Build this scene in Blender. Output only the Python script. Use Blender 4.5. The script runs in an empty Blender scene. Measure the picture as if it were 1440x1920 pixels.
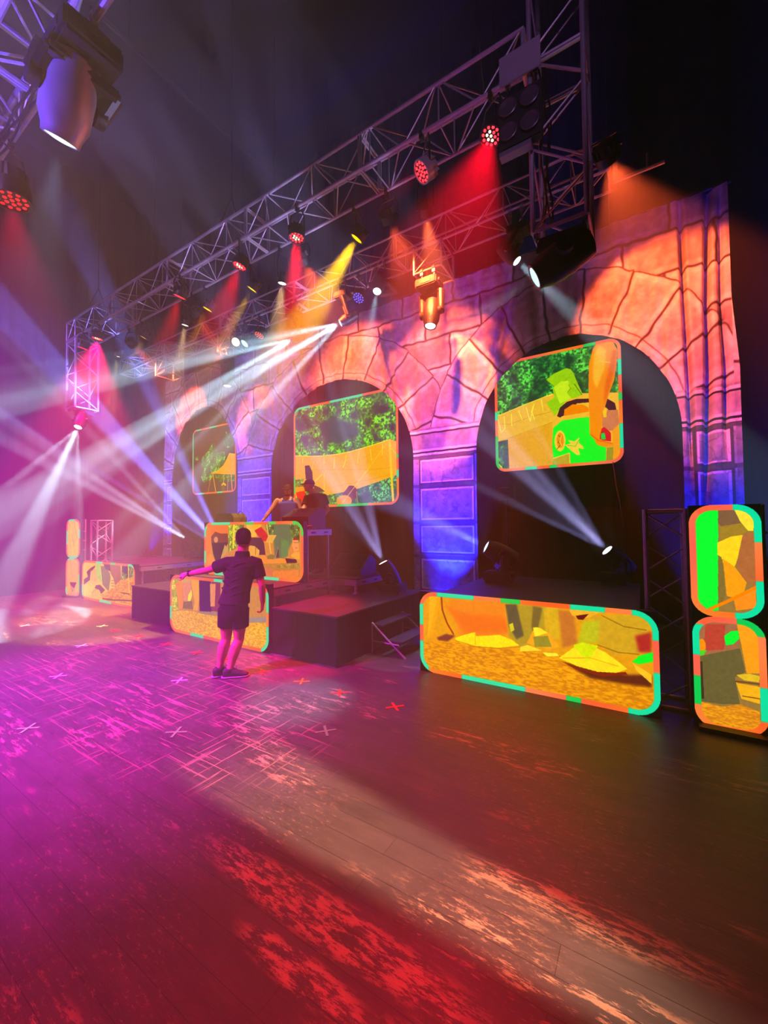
import bpy, bmesh, math, random
import numpy as np
from mathutils import Vector, Matrix, Quaternion, noise
V = Vector
SC = bpy.context.scene
C = SC.collection
random.seed(7)
R = math.radians

# ------------------------------------------------------------------ camera
CAM_LENS, CAM_YAW, CAM_PITCH, CAM_ROLL, CAM_H = 19.035, 32.49, 1.81, -0.54, 1.849
cd = bpy.data.cameras.new('camera'); cam = bpy.data.objects.new('camera', cd); C.objects.link(cam)
cd.sensor_fit = 'HORIZONTAL'; cd.sensor_width = 36.0; cd.lens = CAM_LENS; cd.clip_start = .05; cd.clip_end = 200
_y, _p, _r = R(CAM_YAW), R(CAM_PITCH), R(CAM_ROLL)
_f = V((-math.sin(_y)*math.cos(_p), math.cos(_y)*math.cos(_p), math.sin(_p)))
_rt = V((math.cos(_y), math.sin(_y), 0)); _up = _rt.cross(_f)
_rt2 = _rt*math.cos(_r) + _up*math.sin(_r); _up2 = -_rt*math.sin(_r) + _up*math.cos(_r)
cam.matrix_world = Matrix(((_rt2.x, _up2.x, -_f.x, 0), (_rt2.y, _up2.y, -_f.y, 0), (_rt2.z, _up2.z, -_f.z, CAM_H), (0, 0, 0, 1)))
SC.camera = cam

# ------------------------------------------------------------------ world (black hall filled with theatrical haze)
HAZE = 0.028
w = bpy.data.worlds.new('world'); SC.world = w; w.use_nodes = True
nt = w.node_tree; nt.nodes.clear()
wo = nt.nodes.new('ShaderNodeOutputWorld'); bg = nt.nodes.new('ShaderNodeBackground')
bg.inputs[0].default_value = (0, 0, 0, 1); bg.inputs[1].default_value = 0
vs = nt.nodes.new('ShaderNodeVolumeScatter'); vs.inputs['Color'].default_value = (1, 1, 1, 1)
vs.inputs['Density'].default_value = HAZE; vs.inputs['Anisotropy'].default_value = 0.15
nt.links.new(bg.outputs[0], wo.inputs[0]); nt.links.new(vs.outputs[0], wo.inputs[1])
vw = SC.view_settings; vw.view_transform = 'Standard'; vw.look = 'None'; vw.gamma = 1; vw.use_curve_mapping = False
vw.exposure = 0.0
cy = SC.cycles
cy.max_bounces = 4; cy.diffuse_bounces = 2; cy.glossy_bounces = 2; cy.transmission_bounces = 2; cy.volume_bounces = 0
cy.use_adaptive_sampling = False; cy.use_denoising = True; cy.sample_clamp_indirect = 4; cy.sample_clamp_direct = 0
cy.caustics_reflective = False; cy.caustics_refractive = False; cy.use_light_tree = True

# ------------------------------------------------------------------ light helper (a lamp's own light lives in its fixture)
def spot(name, loc, target, col, power, angle, blend=.25, radius=.04, gobo=None, parent=None):
    l = bpy.data.lights.new(name, 'SPOT'); l.energy = power; l.color = col; l.spot_size = R(angle); l.spot_blend = blend; l.shadow_soft_size = radius
    o = bpy.data.objects.new(name, l); C.objects.link(o)
    d = (V(target)-V(loc)).normalized()
    o.rotation_mode = 'QUATERNION'; o.location = V(loc); o.rotation_quaternion = d.to_track_quat('-Z', 'Y')
    if parent:
        o.parent = parent; o.location = V(loc)-parent.location
    if gobo:
        l.use_nodes = True; t = l.node_tree; t.nodes.clear(); N = t.nodes.new; K = t.links.new
        out = N('ShaderNodeOutputLight'); em = N('ShaderNodeEmission'); K(em.outputs[0], out.inputs[0])
        tc = N('ShaderNodeTexCoord'); sp = N('ShaderNodeSeparateXYZ'); K(tc.outputs['Normal'], sp.inputs[0])
        def mth(op, a, b=None, clamp=False):
            m = N('ShaderNodeMath'); m.operation = op; m.use_clamp = clamp
            for i, q in enumerate((a, b)):
                if q is None: continue
                if isinstance(q, (int, float)): m.inputs[i].default_value = q
                else: K(q, m.inputs[i])
            return m.outputs[0]
        zz = mth('ABSOLUTE', sp.outputs[2]); X = mth('DIVIDE', sp.outputs[0], zz); Y = mth('DIVIDE', sp.outputs[1], zz)
        if gobo[0] == 'dots':                      # break-up gobo: a scatter of round holes
            _, scale, lo, hi, base, seed = gobo
            cb = N('ShaderNodeCombineXYZ'); K(X, cb.inputs[0]); K(Y, cb.inputs[1]); cb.inputs[2].default_value = seed
            vo = N('ShaderNodeTexVoronoi'); vo.voronoi_dimensions = '3D'; vo.inputs['Scale'].default_value = scale
            mp = N('ShaderNodeMapping'); mp.inputs['Location'].default_value = (seed*1.3, seed*.7, 0); K(cb.outputs[0], mp.inputs[0]); K(mp.outputs[0], vo.inputs['Vector'])
            mr = N('ShaderNodeMapRange'); mr.inputs['From Min'].default_value = hi; mr.inputs['From Max'].default_value = lo
            mr.inputs['To Min'].default_value = base; mr.inputs['To Max'].default_value = 1; K(vo.outputs['Distance'], mr.inputs['Value'])
            K(mr.outputs[0], em.inputs['Strength'])
        if gobo[0] == 'bars':                      # line gobo: uneven bright bars that read as separate shafts in the haze
            _, k, b0, c0, lo, base, turn = gobo; U = mth('ADD', mth('MULTIPLY', X, math.cos(R(turn))), mth('MULTIPLY', Y, math.sin(R(turn))))
            s1 = mth('SINE', mth('ADD', mth('MULTIPLY', U, k), b0))
            s2 = mth('SINE', mth('ADD', mth('MULTIPLY', U, k*2.3), c0))
            mr = N('ShaderNodeMapRange'); mr.interpolation_type = 'SMOOTHSTEP'; mr.inputs['From Min'].default_value = lo; mr.inputs['From Max'].default_value = lo+.7
            mr.inputs['To Min'].default_value = base; mr.inputs['To Max'].default_value = 1; K(mth('ADD', s1, mth('MULTIPLY', s2, .6)), mr.inputs['Value'])
            K(mr.outputs[0], em.inputs['Strength'])
        if gobo[0] == 'shutters':                  # framing shutters: list of half planes a*x+b*y < c with soft edge s
            f = None
            for a, b, c, s in gobo[1]:
                e = mth('SUBTRACT', c, mth('ADD', mth('MULTIPLY', X, a), mth('MULTIPLY', Y, b)))
                e = mth('DIVIDE', e, s, clamp=True)
                f = e if f is None else mth('MULTIPLY', f, e)
            K(f, em.inputs['Strength'])
    return o

# ------------------------------------------------------------------ materials
MATS = {}
def lin(c): return tuple(((v/12.92) if v <= .04045 else ((v+.055)/1.055)**2.4) for v in c)
def hx(c): return tuple(v/255 for v in c)
def mat(name, col, rough=.6, metal=0, spec=.4, bump=None, emit=None, var=0.0, vscale=8):
    """plain procedural surface; bump=(scale,strength,(sx,sy,sz)); var = mottled colour variation"""
    if name in MATS: return MATS[name]
    m = bpy.data.materials.new(name); m.use_nodes = True; t = m.node_tree; b = t.nodes['Principled BSDF']; N = t.nodes.new; K = t.links.new
    c = lin(col); b.inputs['Base Color'].default_value = (*c, 1); b.inputs['Roughness'].default_value = rough; b.inputs['Metallic'].default_value = metal
    b.inputs['Specular IOR Level'].default_value = spec
    tc = N('ShaderNodeTexCoord')
    if var:
        n = N('ShaderNodeTexNoise'); n.inputs['Scale'].default_value = vscale; n.inputs['Detail'].default_value = 5; K(tc.outputs['Object'], n.inputs['Vector'])
        r = N('ShaderNodeValToRGB'); r.color_ramp.elements[0].position = .3; r.color_ramp.elements[1].position = .7
        r.color_ramp.elements[0].color = (*[max(0, x*(1-var)) for x in c], 1); r.color_ramp.elements[1].color = (*[min(1, x*(1+var)) for x in c], 1)
        K(n.outputs[0], r.inputs[0]); K(r.outputs[0], b.inputs['Base Color'])
    if bump:
        n = N('ShaderNodeTexNoise'); n.inputs['Scale'].default_value = bump[0]; n.inputs['Detail'].default_value = 4
        mp = N('ShaderNodeMapping'); mp.inputs['Scale'].default_value = bump[2]; K(tc.outputs['Object'], mp.inputs[0]); K(mp.outputs[0], n.inputs['Vector'])
        bp = N('ShaderNodeBump'); bp.inputs['Strength'].default_value = bump[1]; bp.inputs['Distance'].default_value = .02; K(n.outputs[0], bp.inputs['Height']); K(bp.outputs[0], b.inputs['Normal'])
    if emit:
        b.inputs['Emission Color'].default_value = (*lin(emit[0]), 1); b.inputs['Emission Strength'].default_value = emit[1]
    MATS[name] = m; return m
def glow(name, col, strength):
    if name in MATS: return MATS[name]
    m = bpy.data.materials.new(name); m.use_nodes = True; t = m.node_tree; t.nodes.clear()
    o = t.nodes.new('ShaderNodeOutputMaterial'); e = t.nodes.new('ShaderNodeEmission'); e.inputs[0].default_value = (*col, 1); e.inputs[1].default_value = strength
    t.links.new(e.outputs[0], o.inputs[0]); m.cycles.emission_sampling = 'NONE'
    MATS[name] = m; return m
ALU = mat('aluminium', (.66, .65, .66), .42, .55, .5, var=.12, vscale=20)
BLK = mat('black_powder_coat', (.10, .10, .11), .45, 0, .45, bump=(60, .15, (1, 1, 1)))
BLK2 = mat('black_plastic', (.07, .07, .075), .35, 0, .5)
DRP = mat('black_drape', (.085, .075, .085), .95, 0, .05, bump=(2.2, .9, (6, 6, .25)))
SKIRT = mat('black_stage_skirt', (.075, .07, .075), .9, 0, .1, bump=(5, .5, (8, 8, .3)))
DECK = mat('dark_deck_top', (.20, .185, .19), .55, 0, .35, bump=(40, .3, (1, 1, 1)), var=.25, vscale=3)
STEEL = mat('dull_steel', (.45, .45, .47), .4, .8)
GREY = mat('grey_panel', (.55, .53, .55), .6, 0, .3, var=.1)
SILV = mat('silver_housing', (.70, .69, .70), .35, .4, .5)

# ------------------------------------------------------------------ mesh helpers
def box(bm, c, s, q=None, bev=0):
    """box centred at c with full sizes s, optionally rotated by quaternion q"""
    vs_ = []
    for x in (-.5, .5):
        for y in (-.5, .5):
            for z in (-.5, .5):
                p = V((x*s[0], y*s[1], z*s[2]))
                if q: p = q @ p
                vs_.append(bm.verts.new(p+V(c)))
    fs = []
    for f in ((0, 1, 3, 2), (4, 6, 7, 5), (0, 4, 5, 1), (2, 3, 7, 6), (0, 2, 6, 4), (1, 5, 7, 3)):
        fs.append(bm.faces.new([vs_[i] for i in f]))
    if bev:
        es = list({e for f in fs for e in f.edges}); bmesh.ops.bevel(bm, geom=es, offset=bev, segments=2, affect='EDGES')
def frame_of(d):
    d = V(d).normalized(); a = V((0, 0, 1)) if abs(d.z) < .9 else V((1, 0, 0)); x = d.cross(a).normalized(); return x, d.cross(x).normalized(), d
def tube(bm, pts, r, seg=8, cap=True):
    pts = [V(p) for p in pts]; rr = r if isinstance(r, (list, tuple)) else [r]*len(pts); rings = []
    x = None
    for i, p in enumerate(pts):
        d = (pts[min(i+1, len(pts)-1)]-pts[max(i-1, 0)]).normalized()
        if x is None: x, y, _ = frame_of(d)
        else:
            x = (x-d*x.dot(d)).normalized(); y = d.cross(x).normalized()
        rings.append([bm.verts.new(p+(x*math.cos(2*math.pi*k/seg)+y*math.sin(2*math.pi*k/seg))*rr[i]) for k in range(seg)])
    for a, b in zip(rings, rings[1:]):
        for k in range(seg): bm.faces.new((a[k], a[(k+1) % seg], b[(k+1) % seg], b[k]))
    if cap: bm.faces.new(rings[0][::-1]); bm.faces.new(rings[-1])
def lathe(bm, prof, o, d, seg=20, cap0=True, cap1=True):
    """prof = [(distance along d, radius)]"""
    x, y, d = frame_of(d); o = V(o); rings = []
    for t, r in prof: rings.append([bm.verts.new(o+d*t+(x*math.cos(2*math.pi*k/seg)+y*math.sin(2*math.pi*k/seg))*r) for k in range(seg)])
    for a, b in zip(rings, rings[1:]):
        for k in range(seg): bm.faces.new((a[k], a[(k+1) % seg], b[(k+1) % seg], b[k]))
    if cap0: bm.faces.new(rings[0][::-1])
    if cap1: bm.faces.new(rings[-1])
def prism(bm, poly, d):
    """extrude polygon (3D pts) by vector d"""
    a = [bm.verts.new(V(p)) for p in poly]; b = [bm.verts.new(V(p)+V(d)) for p in poly]; n = len(a)
    bm.faces.new(a[::-1]); bm.faces.new(b)
    for k in range(n): bm.faces.new((a[k], a[(k+1) % n], b[(k+1) % n], b[k]))
def obj(name, bm, m, parent=None, smooth=False, loc=None):
    bmesh.ops.recalc_face_normals(bm, faces=bm.faces)
    me = bpy.data.meshes.new(name); bm.to_mesh(me); bm.free()
    for mm in (m if isinstance(m, (list, tuple)) else [m]): me.materials.append(mm)
    if smooth:
        for p in me.polygons: p.use_smooth = True
        if smooth == 'auto': me.set_sharp_from_angle(angle=R(35))
    o = bpy.data.objects.new(name, me); C.objects.link(o)
    if parent: o.parent = parent
    if loc: o.location = loc
    return o
def tag(o, label, cat, group=None):
    o['label'] = label; o['category'] = cat
    if group: o['group'] = group
    return o
def thing(name, label, cat, loc=(0, 0, 0), group=None):
    o = bpy.data.objects.new(name, None); C.objects.link(o); o.location = loc; o.empty_display_size = .2
    return tag(o, label, cat, group)
def struct(o): o['kind'] = 'structure'; return o
B = bmesh.new

# ------------------------------------------------------------------ the hall
def floor_material():
    m = bpy.data.materials.new('worn_stage_floor'); m.use_nodes = True; t = m.node_tree; b = t.nodes['Principled BSDF']; N = t.nodes.new; K = t.links.new
    tc = N('ShaderNodeTexCoord')
    def nz(scale, sx, sy, detail=6, rough=.6, rot=0, loc=(0, 0, 0)):
        mp = N('ShaderNodeMapping'); mp.inputs['Scale'].default_value = (sx, sy, 1); mp.inputs['Rotation'].default_value = (0, 0, rot); mp.inputs['Location'].default_value = loc
        K(tc.outputs['Object'], mp.inputs[0]); n = N('ShaderNodeTexNoise'); n.noise_dimensions = '2D'; n.inputs['Scale'].default_value = scale; n.inputs['Detail'].default_value = detail; n.inputs['Roughness'].default_value = rough
        K(mp.outputs[0], n.inputs['Vector']); return n.outputs[0]
    def ramp(v, a, bb):
        r = N('ShaderNodeMapRange'); r.interpolation_type = 'SMOOTHSTEP'; r.inputs['From Min'].default_value = a; r.inputs['From Max'].default_value = bb; K(v, r.inputs['Value']); return r.outputs[0]
    def mth(op, a, c):
        x = N('ShaderNodeMath'); x.operation = op; x.use_clamp = True
        for i, q in enumerate((a, c)):
            if isinstance(q, (int, float)): x.inputs[i].default_value = q
            else: K(q, x.inputs[i])
        return x.outputs[0]
    def blob(x, y, rx, ry):
        mp = N('ShaderNodeMapping'); mp.inputs['Location'].default_value = (-x/rx, -y/ry, 0); mp.inputs['Scale'].default_value = (1/rx, 1/ry, 0); K(tc.outputs['Object'], mp.inputs[0])
        g = N('ShaderNodeTexGradient'); g.gradient_type = 'SPHERICAL'; K(mp.outputs[0], g.inputs[0]); return g.outputs[0]
    # paint worn off along the boards, in patches
    along = ramp(nz(2.2, 1.5, 8.0, 10, .78), .54, .60)
    patch = ramp(nz(.9, .8, 2.2, 3, .5, 0, (3, 1, 0)), .50, .66)
    w1 = mth('MULTIPLY', along, patch)
    # two long foreground scars
    scar = mth('MULTIPLY', ramp(nz(4.0, 1.6, 7.5, 10, .80, 0, (7, 2, 0)), .47, .56), mth('MAXIMUM', ramp(blob(-1.35, 1.50, 1.15, .16), .1, .5), mth('MAXIMUM', ramp(blob(-.30, 2.16, .80, .15), .1, .55), ramp(blob(-1.25, 1.27, .5, .10), .1, .5))))
    # criss-cross drag marks in the middle of the stage
    cross = mth('MAXIMUM', ramp(nz(2.0, .55, 15, 5, .6, 0, (1, 4, 0)), .60, .66), ramp(nz(2.0, 14, .6, 5, .6, R(6), (2, 5, 0)), .615, .68))
    zone = mth('MAXIMUM', ramp(blob(-3.9, 2.4, 2.2, 1.2), .05, .5), mth('MULTIPLY', ramp(blob(-5.6, 2.6, 3.0, 1.5), .05, .5), .8))
    w2 = mth('MULTIPLY', cross, zone)
    fine = mth('MULTIPLY', ramp(nz(16, 1, 3, 8, .8), .56, .66), mth('MULTIPLY', ramp(nz(.6, 1, 1.6, 2, .5), .42, .62), .55))
    wear = mth('MAXIMUM', mth('MAXIMUM', w1, scar), mth('MAXIMUM', w2, fine))
    br = N('ShaderNodeTexBrick'); mp = N('ShaderNodeMapping'); mp.inputs['Scale'].default_value = (1, 1, 1); mp.inputs['Location'].default_value = (.35, .11, 0); K(tc.outputs['Object'], mp.inputs[0]); K(mp.outputs[0], br.inputs['Vector'])
    br.inputs['Scale'].default_value = 1; br.inputs['Brick Width'].default_value = 1.85; br.inputs['Row Height'].default_value = .148; br.inputs['Mortar Size'].default_value = .0016; br.inputs['Mortar Smooth'].default_value = .1
    br.inputs['Color1'].default_value = (.060, .056, .054, 1); br.inputs['Color2'].default_value = (.072, .067, .065, 1); br.inputs['Mortar'].default_value = (.02, .018, .017, 1)
    mott = N('ShaderNodeMix'); mott.data_type = 'RGBA'; mott.blend_type = 'MULTIPLY'; mott.inputs[0].default_value = .75
    cr = N('ShaderNodeValToRGB'); cr.color_ramp.elements[0].position = .3; cr.color_ramp.elements[0].color = (.6, .58, .56, 1); cr.color_ramp.elements[1].position = .7; cr.color_ramp.elements[1].color = (1.25, 1.2, 1.15, 1); K(nz(2.4, .7, 3, 8, .7), cr.inputs[0])
    K(br.outputs['Color'], mott.inputs[6]); K(cr.outputs[0], mott.inputs[7])
    mx = N('ShaderNodeMix'); mx.data_type = 'RGBA'; K(wear, mx.inputs[0]); K(mott.outputs[2], mx.inputs[6]); mx.inputs[7].default_value = (.36, .235, .15, 1)
    K(mx.outputs[2], b.inputs['Base Color'])
    rr = N('ShaderNodeMapRange'); rr.inputs['To Min'].default_value = .30; rr.inputs['To Max'].default_value = .48; K(nz(5, 1, 4, 6, .7), rr.inputs['Value']); K(rr.outputs[0], b.inputs['Roughness'])
    b.inputs['Specular IOR Level'].default_value = .45
    bp = N('ShaderNodeBump'); bp.inputs['Strength'].default_value = .35; bp.inputs['Distance'].default_value = .004
    ad = N('ShaderNodeMath'); ad.operation = 'MULTIPLY_ADD'; K(br.outputs['Fac'], ad.inputs[0]); ad.inputs[1].default_value = -1.2; K(nz(9, .5, 6, 8, .7), ad.inputs[2]); K(ad.outputs[0], bp.inputs['Height']); K(bp.outputs[0], b.inputs['Normal'])
    return m
XL, XR, YF, YB, ZC = -14.9, 7.0, -5.0, 9.2, 13.0
bm = B(); box(bm, ((XL+XR)/2, (YF+YB)/2, -.1), (XR-XL, YB-YF, .2)); struct(obj('floor', bm, floor_material()))
bm = B(); box(bm, ((XL+XR)/2, (YF+YB)/2, ZC+.1), (XR-XL, YB-YF, .2)); struct(obj('ceiling', bm, mat('black_ceiling', (.10, .085, .10), .9, 0, .1)))
def drape_wall(name, p, q, h, amp=.045, per=.32):
    p, q = V(p), V(q); L = (q-p).length; n = int(L/per*4); d = (q-p).normalized(); nn = V((-d.y, d.x, 0)); bm = B(); a = []; b_ = []
    for i in range(n+1):
        t = i/n*L; s = math.sin(t/per*2*math.pi+math.sin(t*1.3)*1.5)*amp
        a.append(bm.verts.new(p+d*t+nn*s)); b_.append(bm.verts.new(p+d*t+nn*s*1.0+V((0, 0, h))))
    for i in range(n): bm.faces.new((a[i], a[i+1], b_[i+1], b_[i]))
    return struct(obj(name, bm, DRP, smooth=True))
drape_wall('wall_back', (XL, 8.95, 0), (XR, 8.95, 0), ZC)
drape_wall('wall_left', (XL+.15, YF, 0), (XL+.15, 8.9, 0), ZC)
drape_wall('wall_right', (XR-.15, 8.9, 0), (XR-.15, YF, 0), ZC)
drape_wall('wall_front', (XR, YF+.15, 0), (XL, YF+.15, 0), ZC)

# ------------------------------------------------------------------ pictures painted in numpy (LED screens, printed cloth)
def vnoise(h, wd, cell, seed, octs=4):
    rng = np.random.RandomState(seed); out = np.zeros((h, wd)); a = 1; tot = 0
    for o in range(octs):
        c = max(1.5, cell/2**o); gh, gw = int(h/c)+3, int(wd/c)+3; g = rng.rand(gh, gw)
        y = np.arange(h)/c; x = np.arange(wd)/c; yi = y.astype(int); xi = x.astype(int); fy = (y-yi)[:, None]; fx = (x-xi)[None, :]
        fy = fy*fy*(3-2*fy); fx = fx*fx*(3-2*fx)
        g00 = g[np.ix_(yi, xi)]; g01 = g[np.ix_(yi, xi+1)]; g10 = g[np.ix_(yi+1, xi)]; g11 = g[np.ix_(yi+1, xi+1)]
        out += a*(g00*(1-fx)*(1-fy)+g01*fx*(1-fy)+g10*(1-fx)*fy+g11*fx*fy); tot += a; a *= .55
    return out/tot
def poly_mask(U, W, pts):
    m = np.zeros(U.shape, bool); n = len(pts)
    for i in range(n):
        (x0, y0), (x1, y1) = pts[i], pts[(i+1) % n]
        if y0 == y1: continue
        c = ((W >= min(y0, y1)) & (W < max(y0, y1))) & (U < (x1-x0)*(W-y0)/(y1-y0)+x0); m ^= c
    return m
def blur(a, k):
    for _ in range(3):
        for ax in (0, 1):
            c = np.cumsum(np.concatenate([np.repeat(np.take(a, [0], ax), k+1, ax), a, np.repeat(np.take(a, [-1], ax), k, ax)], ax), axis=ax); n = a.shape[ax]
            a = (np.take(c, range(2*k+1, 2*k+1+n), ax)-np.take(c, range(0, n), ax))/(2*k+1)
    return a
def paint(spec, sw, sh, ppm, ring=None, rad=.12, lw=.035, seed=1):
    """spec shapes in 0..1 screen coordinates -> sRGB float array (h,w,3), row 0 at the bottom"""
    wd, h = int(sw*ppm), int(sh*ppm); u = (np.arange(wd)+.5)/wd; v = (np.arange(h)+.5)/h; U, W = np.meshgrid(u, v); X, Z = U*sw, W*sh
    img = np.zeros((h, wd, 3)); img[:] = (.85, .6, .25)
    P_ = lambda s: list(zip(s[0::2], s[1::2]))
    for i, t in enumerate(spec):
        k = t[0]
        if k == 'P': img[poly_mask(U, W, P_(t[2]))] = hx(t[1])
        elif k == 'E': img[((U-t[2])/t[4])**2+((W-t[3])/t[5])**2 < 1] = hx(t[1])
        elif k == 'S':
            m = blur(poly_mask(U, W, P_(t[2])).astype(float), max(1, int(t[3]*ppm*.35)))[..., None]; img = img*(1-m)+np.array(hx(t[1]))*m
        elif k == 'L':
            pp = P_(t[2]); d = np.full(U.shape, 9.)
            for (a0, b0), (a1, b1) in zip(pp, pp[1:]):
                ax, az, bx, bz = a0*sw, b0*sh, a1*sw, b1*sh; L2 = (bx-ax)**2+(bz-az)**2+1e-9; s = np.clip(((X-ax)*(bx-ax)+(Z-az)*(bz-az))/L2, 0, 1)
                d = np.minimum(d, np.hypot(X-ax-s*(bx-ax), Z-az-s*(bz-az)))
            m = np.clip((t[3]/2-d)*ppm+.5, 0, 1)[..., None]; img = img*(1-m)+np.array(hx(t[1]))*m
        elif k in 'FGN':
            m = poly_mask(U, W, P_(t[3])); c0, c1 = np.array(hx(t[1])), np.array(hx(t[2])); cell = max(3, t[4]*ppm)
            if k == 'F':      # leaves: clumps, then small bright leaf flecks
                big = vnoise(h, wd, cell*5, seed+i, 3); sm = vnoise(h, wd, cell*.9, seed+i+50, 3); f = np.clip((big-.27)*2.4, 0, 1)*np.clip((sm-.25)*2.4, 0, 1.2); f = np.clip(f*1.3, 0, 1)
            elif k == 'G':    # straw: short streaks
                a = np.repeat(vnoise(h, wd//3+2, max(2.2, cell*.55), seed+i, 3), 3, 1)[:, :wd]; f = np.clip((a-.36)*3.2, 0, 1); f = 1-f*.9
            else: f = vnoise(h, wd, cell, seed+i, 4)
            col = c0*(1-f[..., None])+c1*f[..., None]
            if k == 'F': col = col + np.clip(f-.85, 0, 1)[..., None]*np.array([.6, .9, .4])
            img[m] = np.clip(col, 0, 1)[m]
    img = np.clip(img*(.94+.12*vnoise(h, wd, 6, seed+99, 2))[..., None], 0, 1)
    g_ = img@np.array([.3, .59, .11]); img = np.clip(g_[..., None]+(img-g_[..., None])*1.28, 0, 1)     # LED walls run over-saturated
    if ring is not None:
        dx = np.abs(X-sw/2)-(sw/2-rad); dz = np.abs(Z-sh/2)-(sh/2-rad); sd = np.hypot(np.maximum(dx, 0), np.maximum(dz, 0))+np.minimum(np.maximum(dx, dz), 0)-rad
        per = 2*(sw+sh); top, right, bot, left = sh-Z, sw-X, Z, X; e = np.argmin(np.stack([top, right, bot, left]), 0)
        s = np.choose(e, [X, sw+top, sw+sh+right, 2*sw+sh+Z])/per
        col = np.zeros(img.shape); wv = .5+.5*np.sin(s*per*5+seed); col[..., 0] = 1; col[..., 1] = .38+.13*wv; col[..., 2] = .22+.08*np.sin(s*per*3)
        for a, b_, c in ring:
            a, b_ = (a, b_) if (b_-a) % 1 < .5 else (b_, a); ln = (b_-a) % 1; q = (s-a) % 1; m = np.clip(np.minimum(q, ln-q)*per/.025+.5, 0, 1); m[(q > ln) & (q < 1-.02)] = 0; m = m[..., None]
            col = col*(1-m)+np.array(hx(c))*m
        m = np.clip((sd+lw)*ppm+.5, 0, 1)[..., None]; img = img*(1-m)+col*m
        img[sd > 0] = (.012, .012, .014)
    return img
def image(name, arr):
    h, wd = arr.shape[:2]; im = bpy.data.images.new(name, wd, h); px = np.ones((h, wd, 4), np.float32); px[..., :3] = arr; im.pixels.foreach_set(px.ravel()); im.update(); im.pack(); return im
def screen_material(name, im, strength):
    m = bpy.data.materials.new(name); m.use_nodes = True; t = m.node_tree; t.nodes.clear(); N = t.nodes.new
    o = N('ShaderNodeOutputMaterial'); e = N('ShaderNodeEmission'); i = N('ShaderNodeTexImage'); i.image = im; i.extension = 'EXTEND'; uvn = N('ShaderNodeUVMap')
    e.inputs[1].default_value = strength; t.links.new(uvn.outputs[0], i.inputs[0]); t.links.new(i.outputs[0], e.inputs[0]); t.links.new(e.outputs[0], o.inputs[0]); m.cycles.emission_sampling = 'FRONT'; return m
PIC = {}; RING = {}
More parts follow.
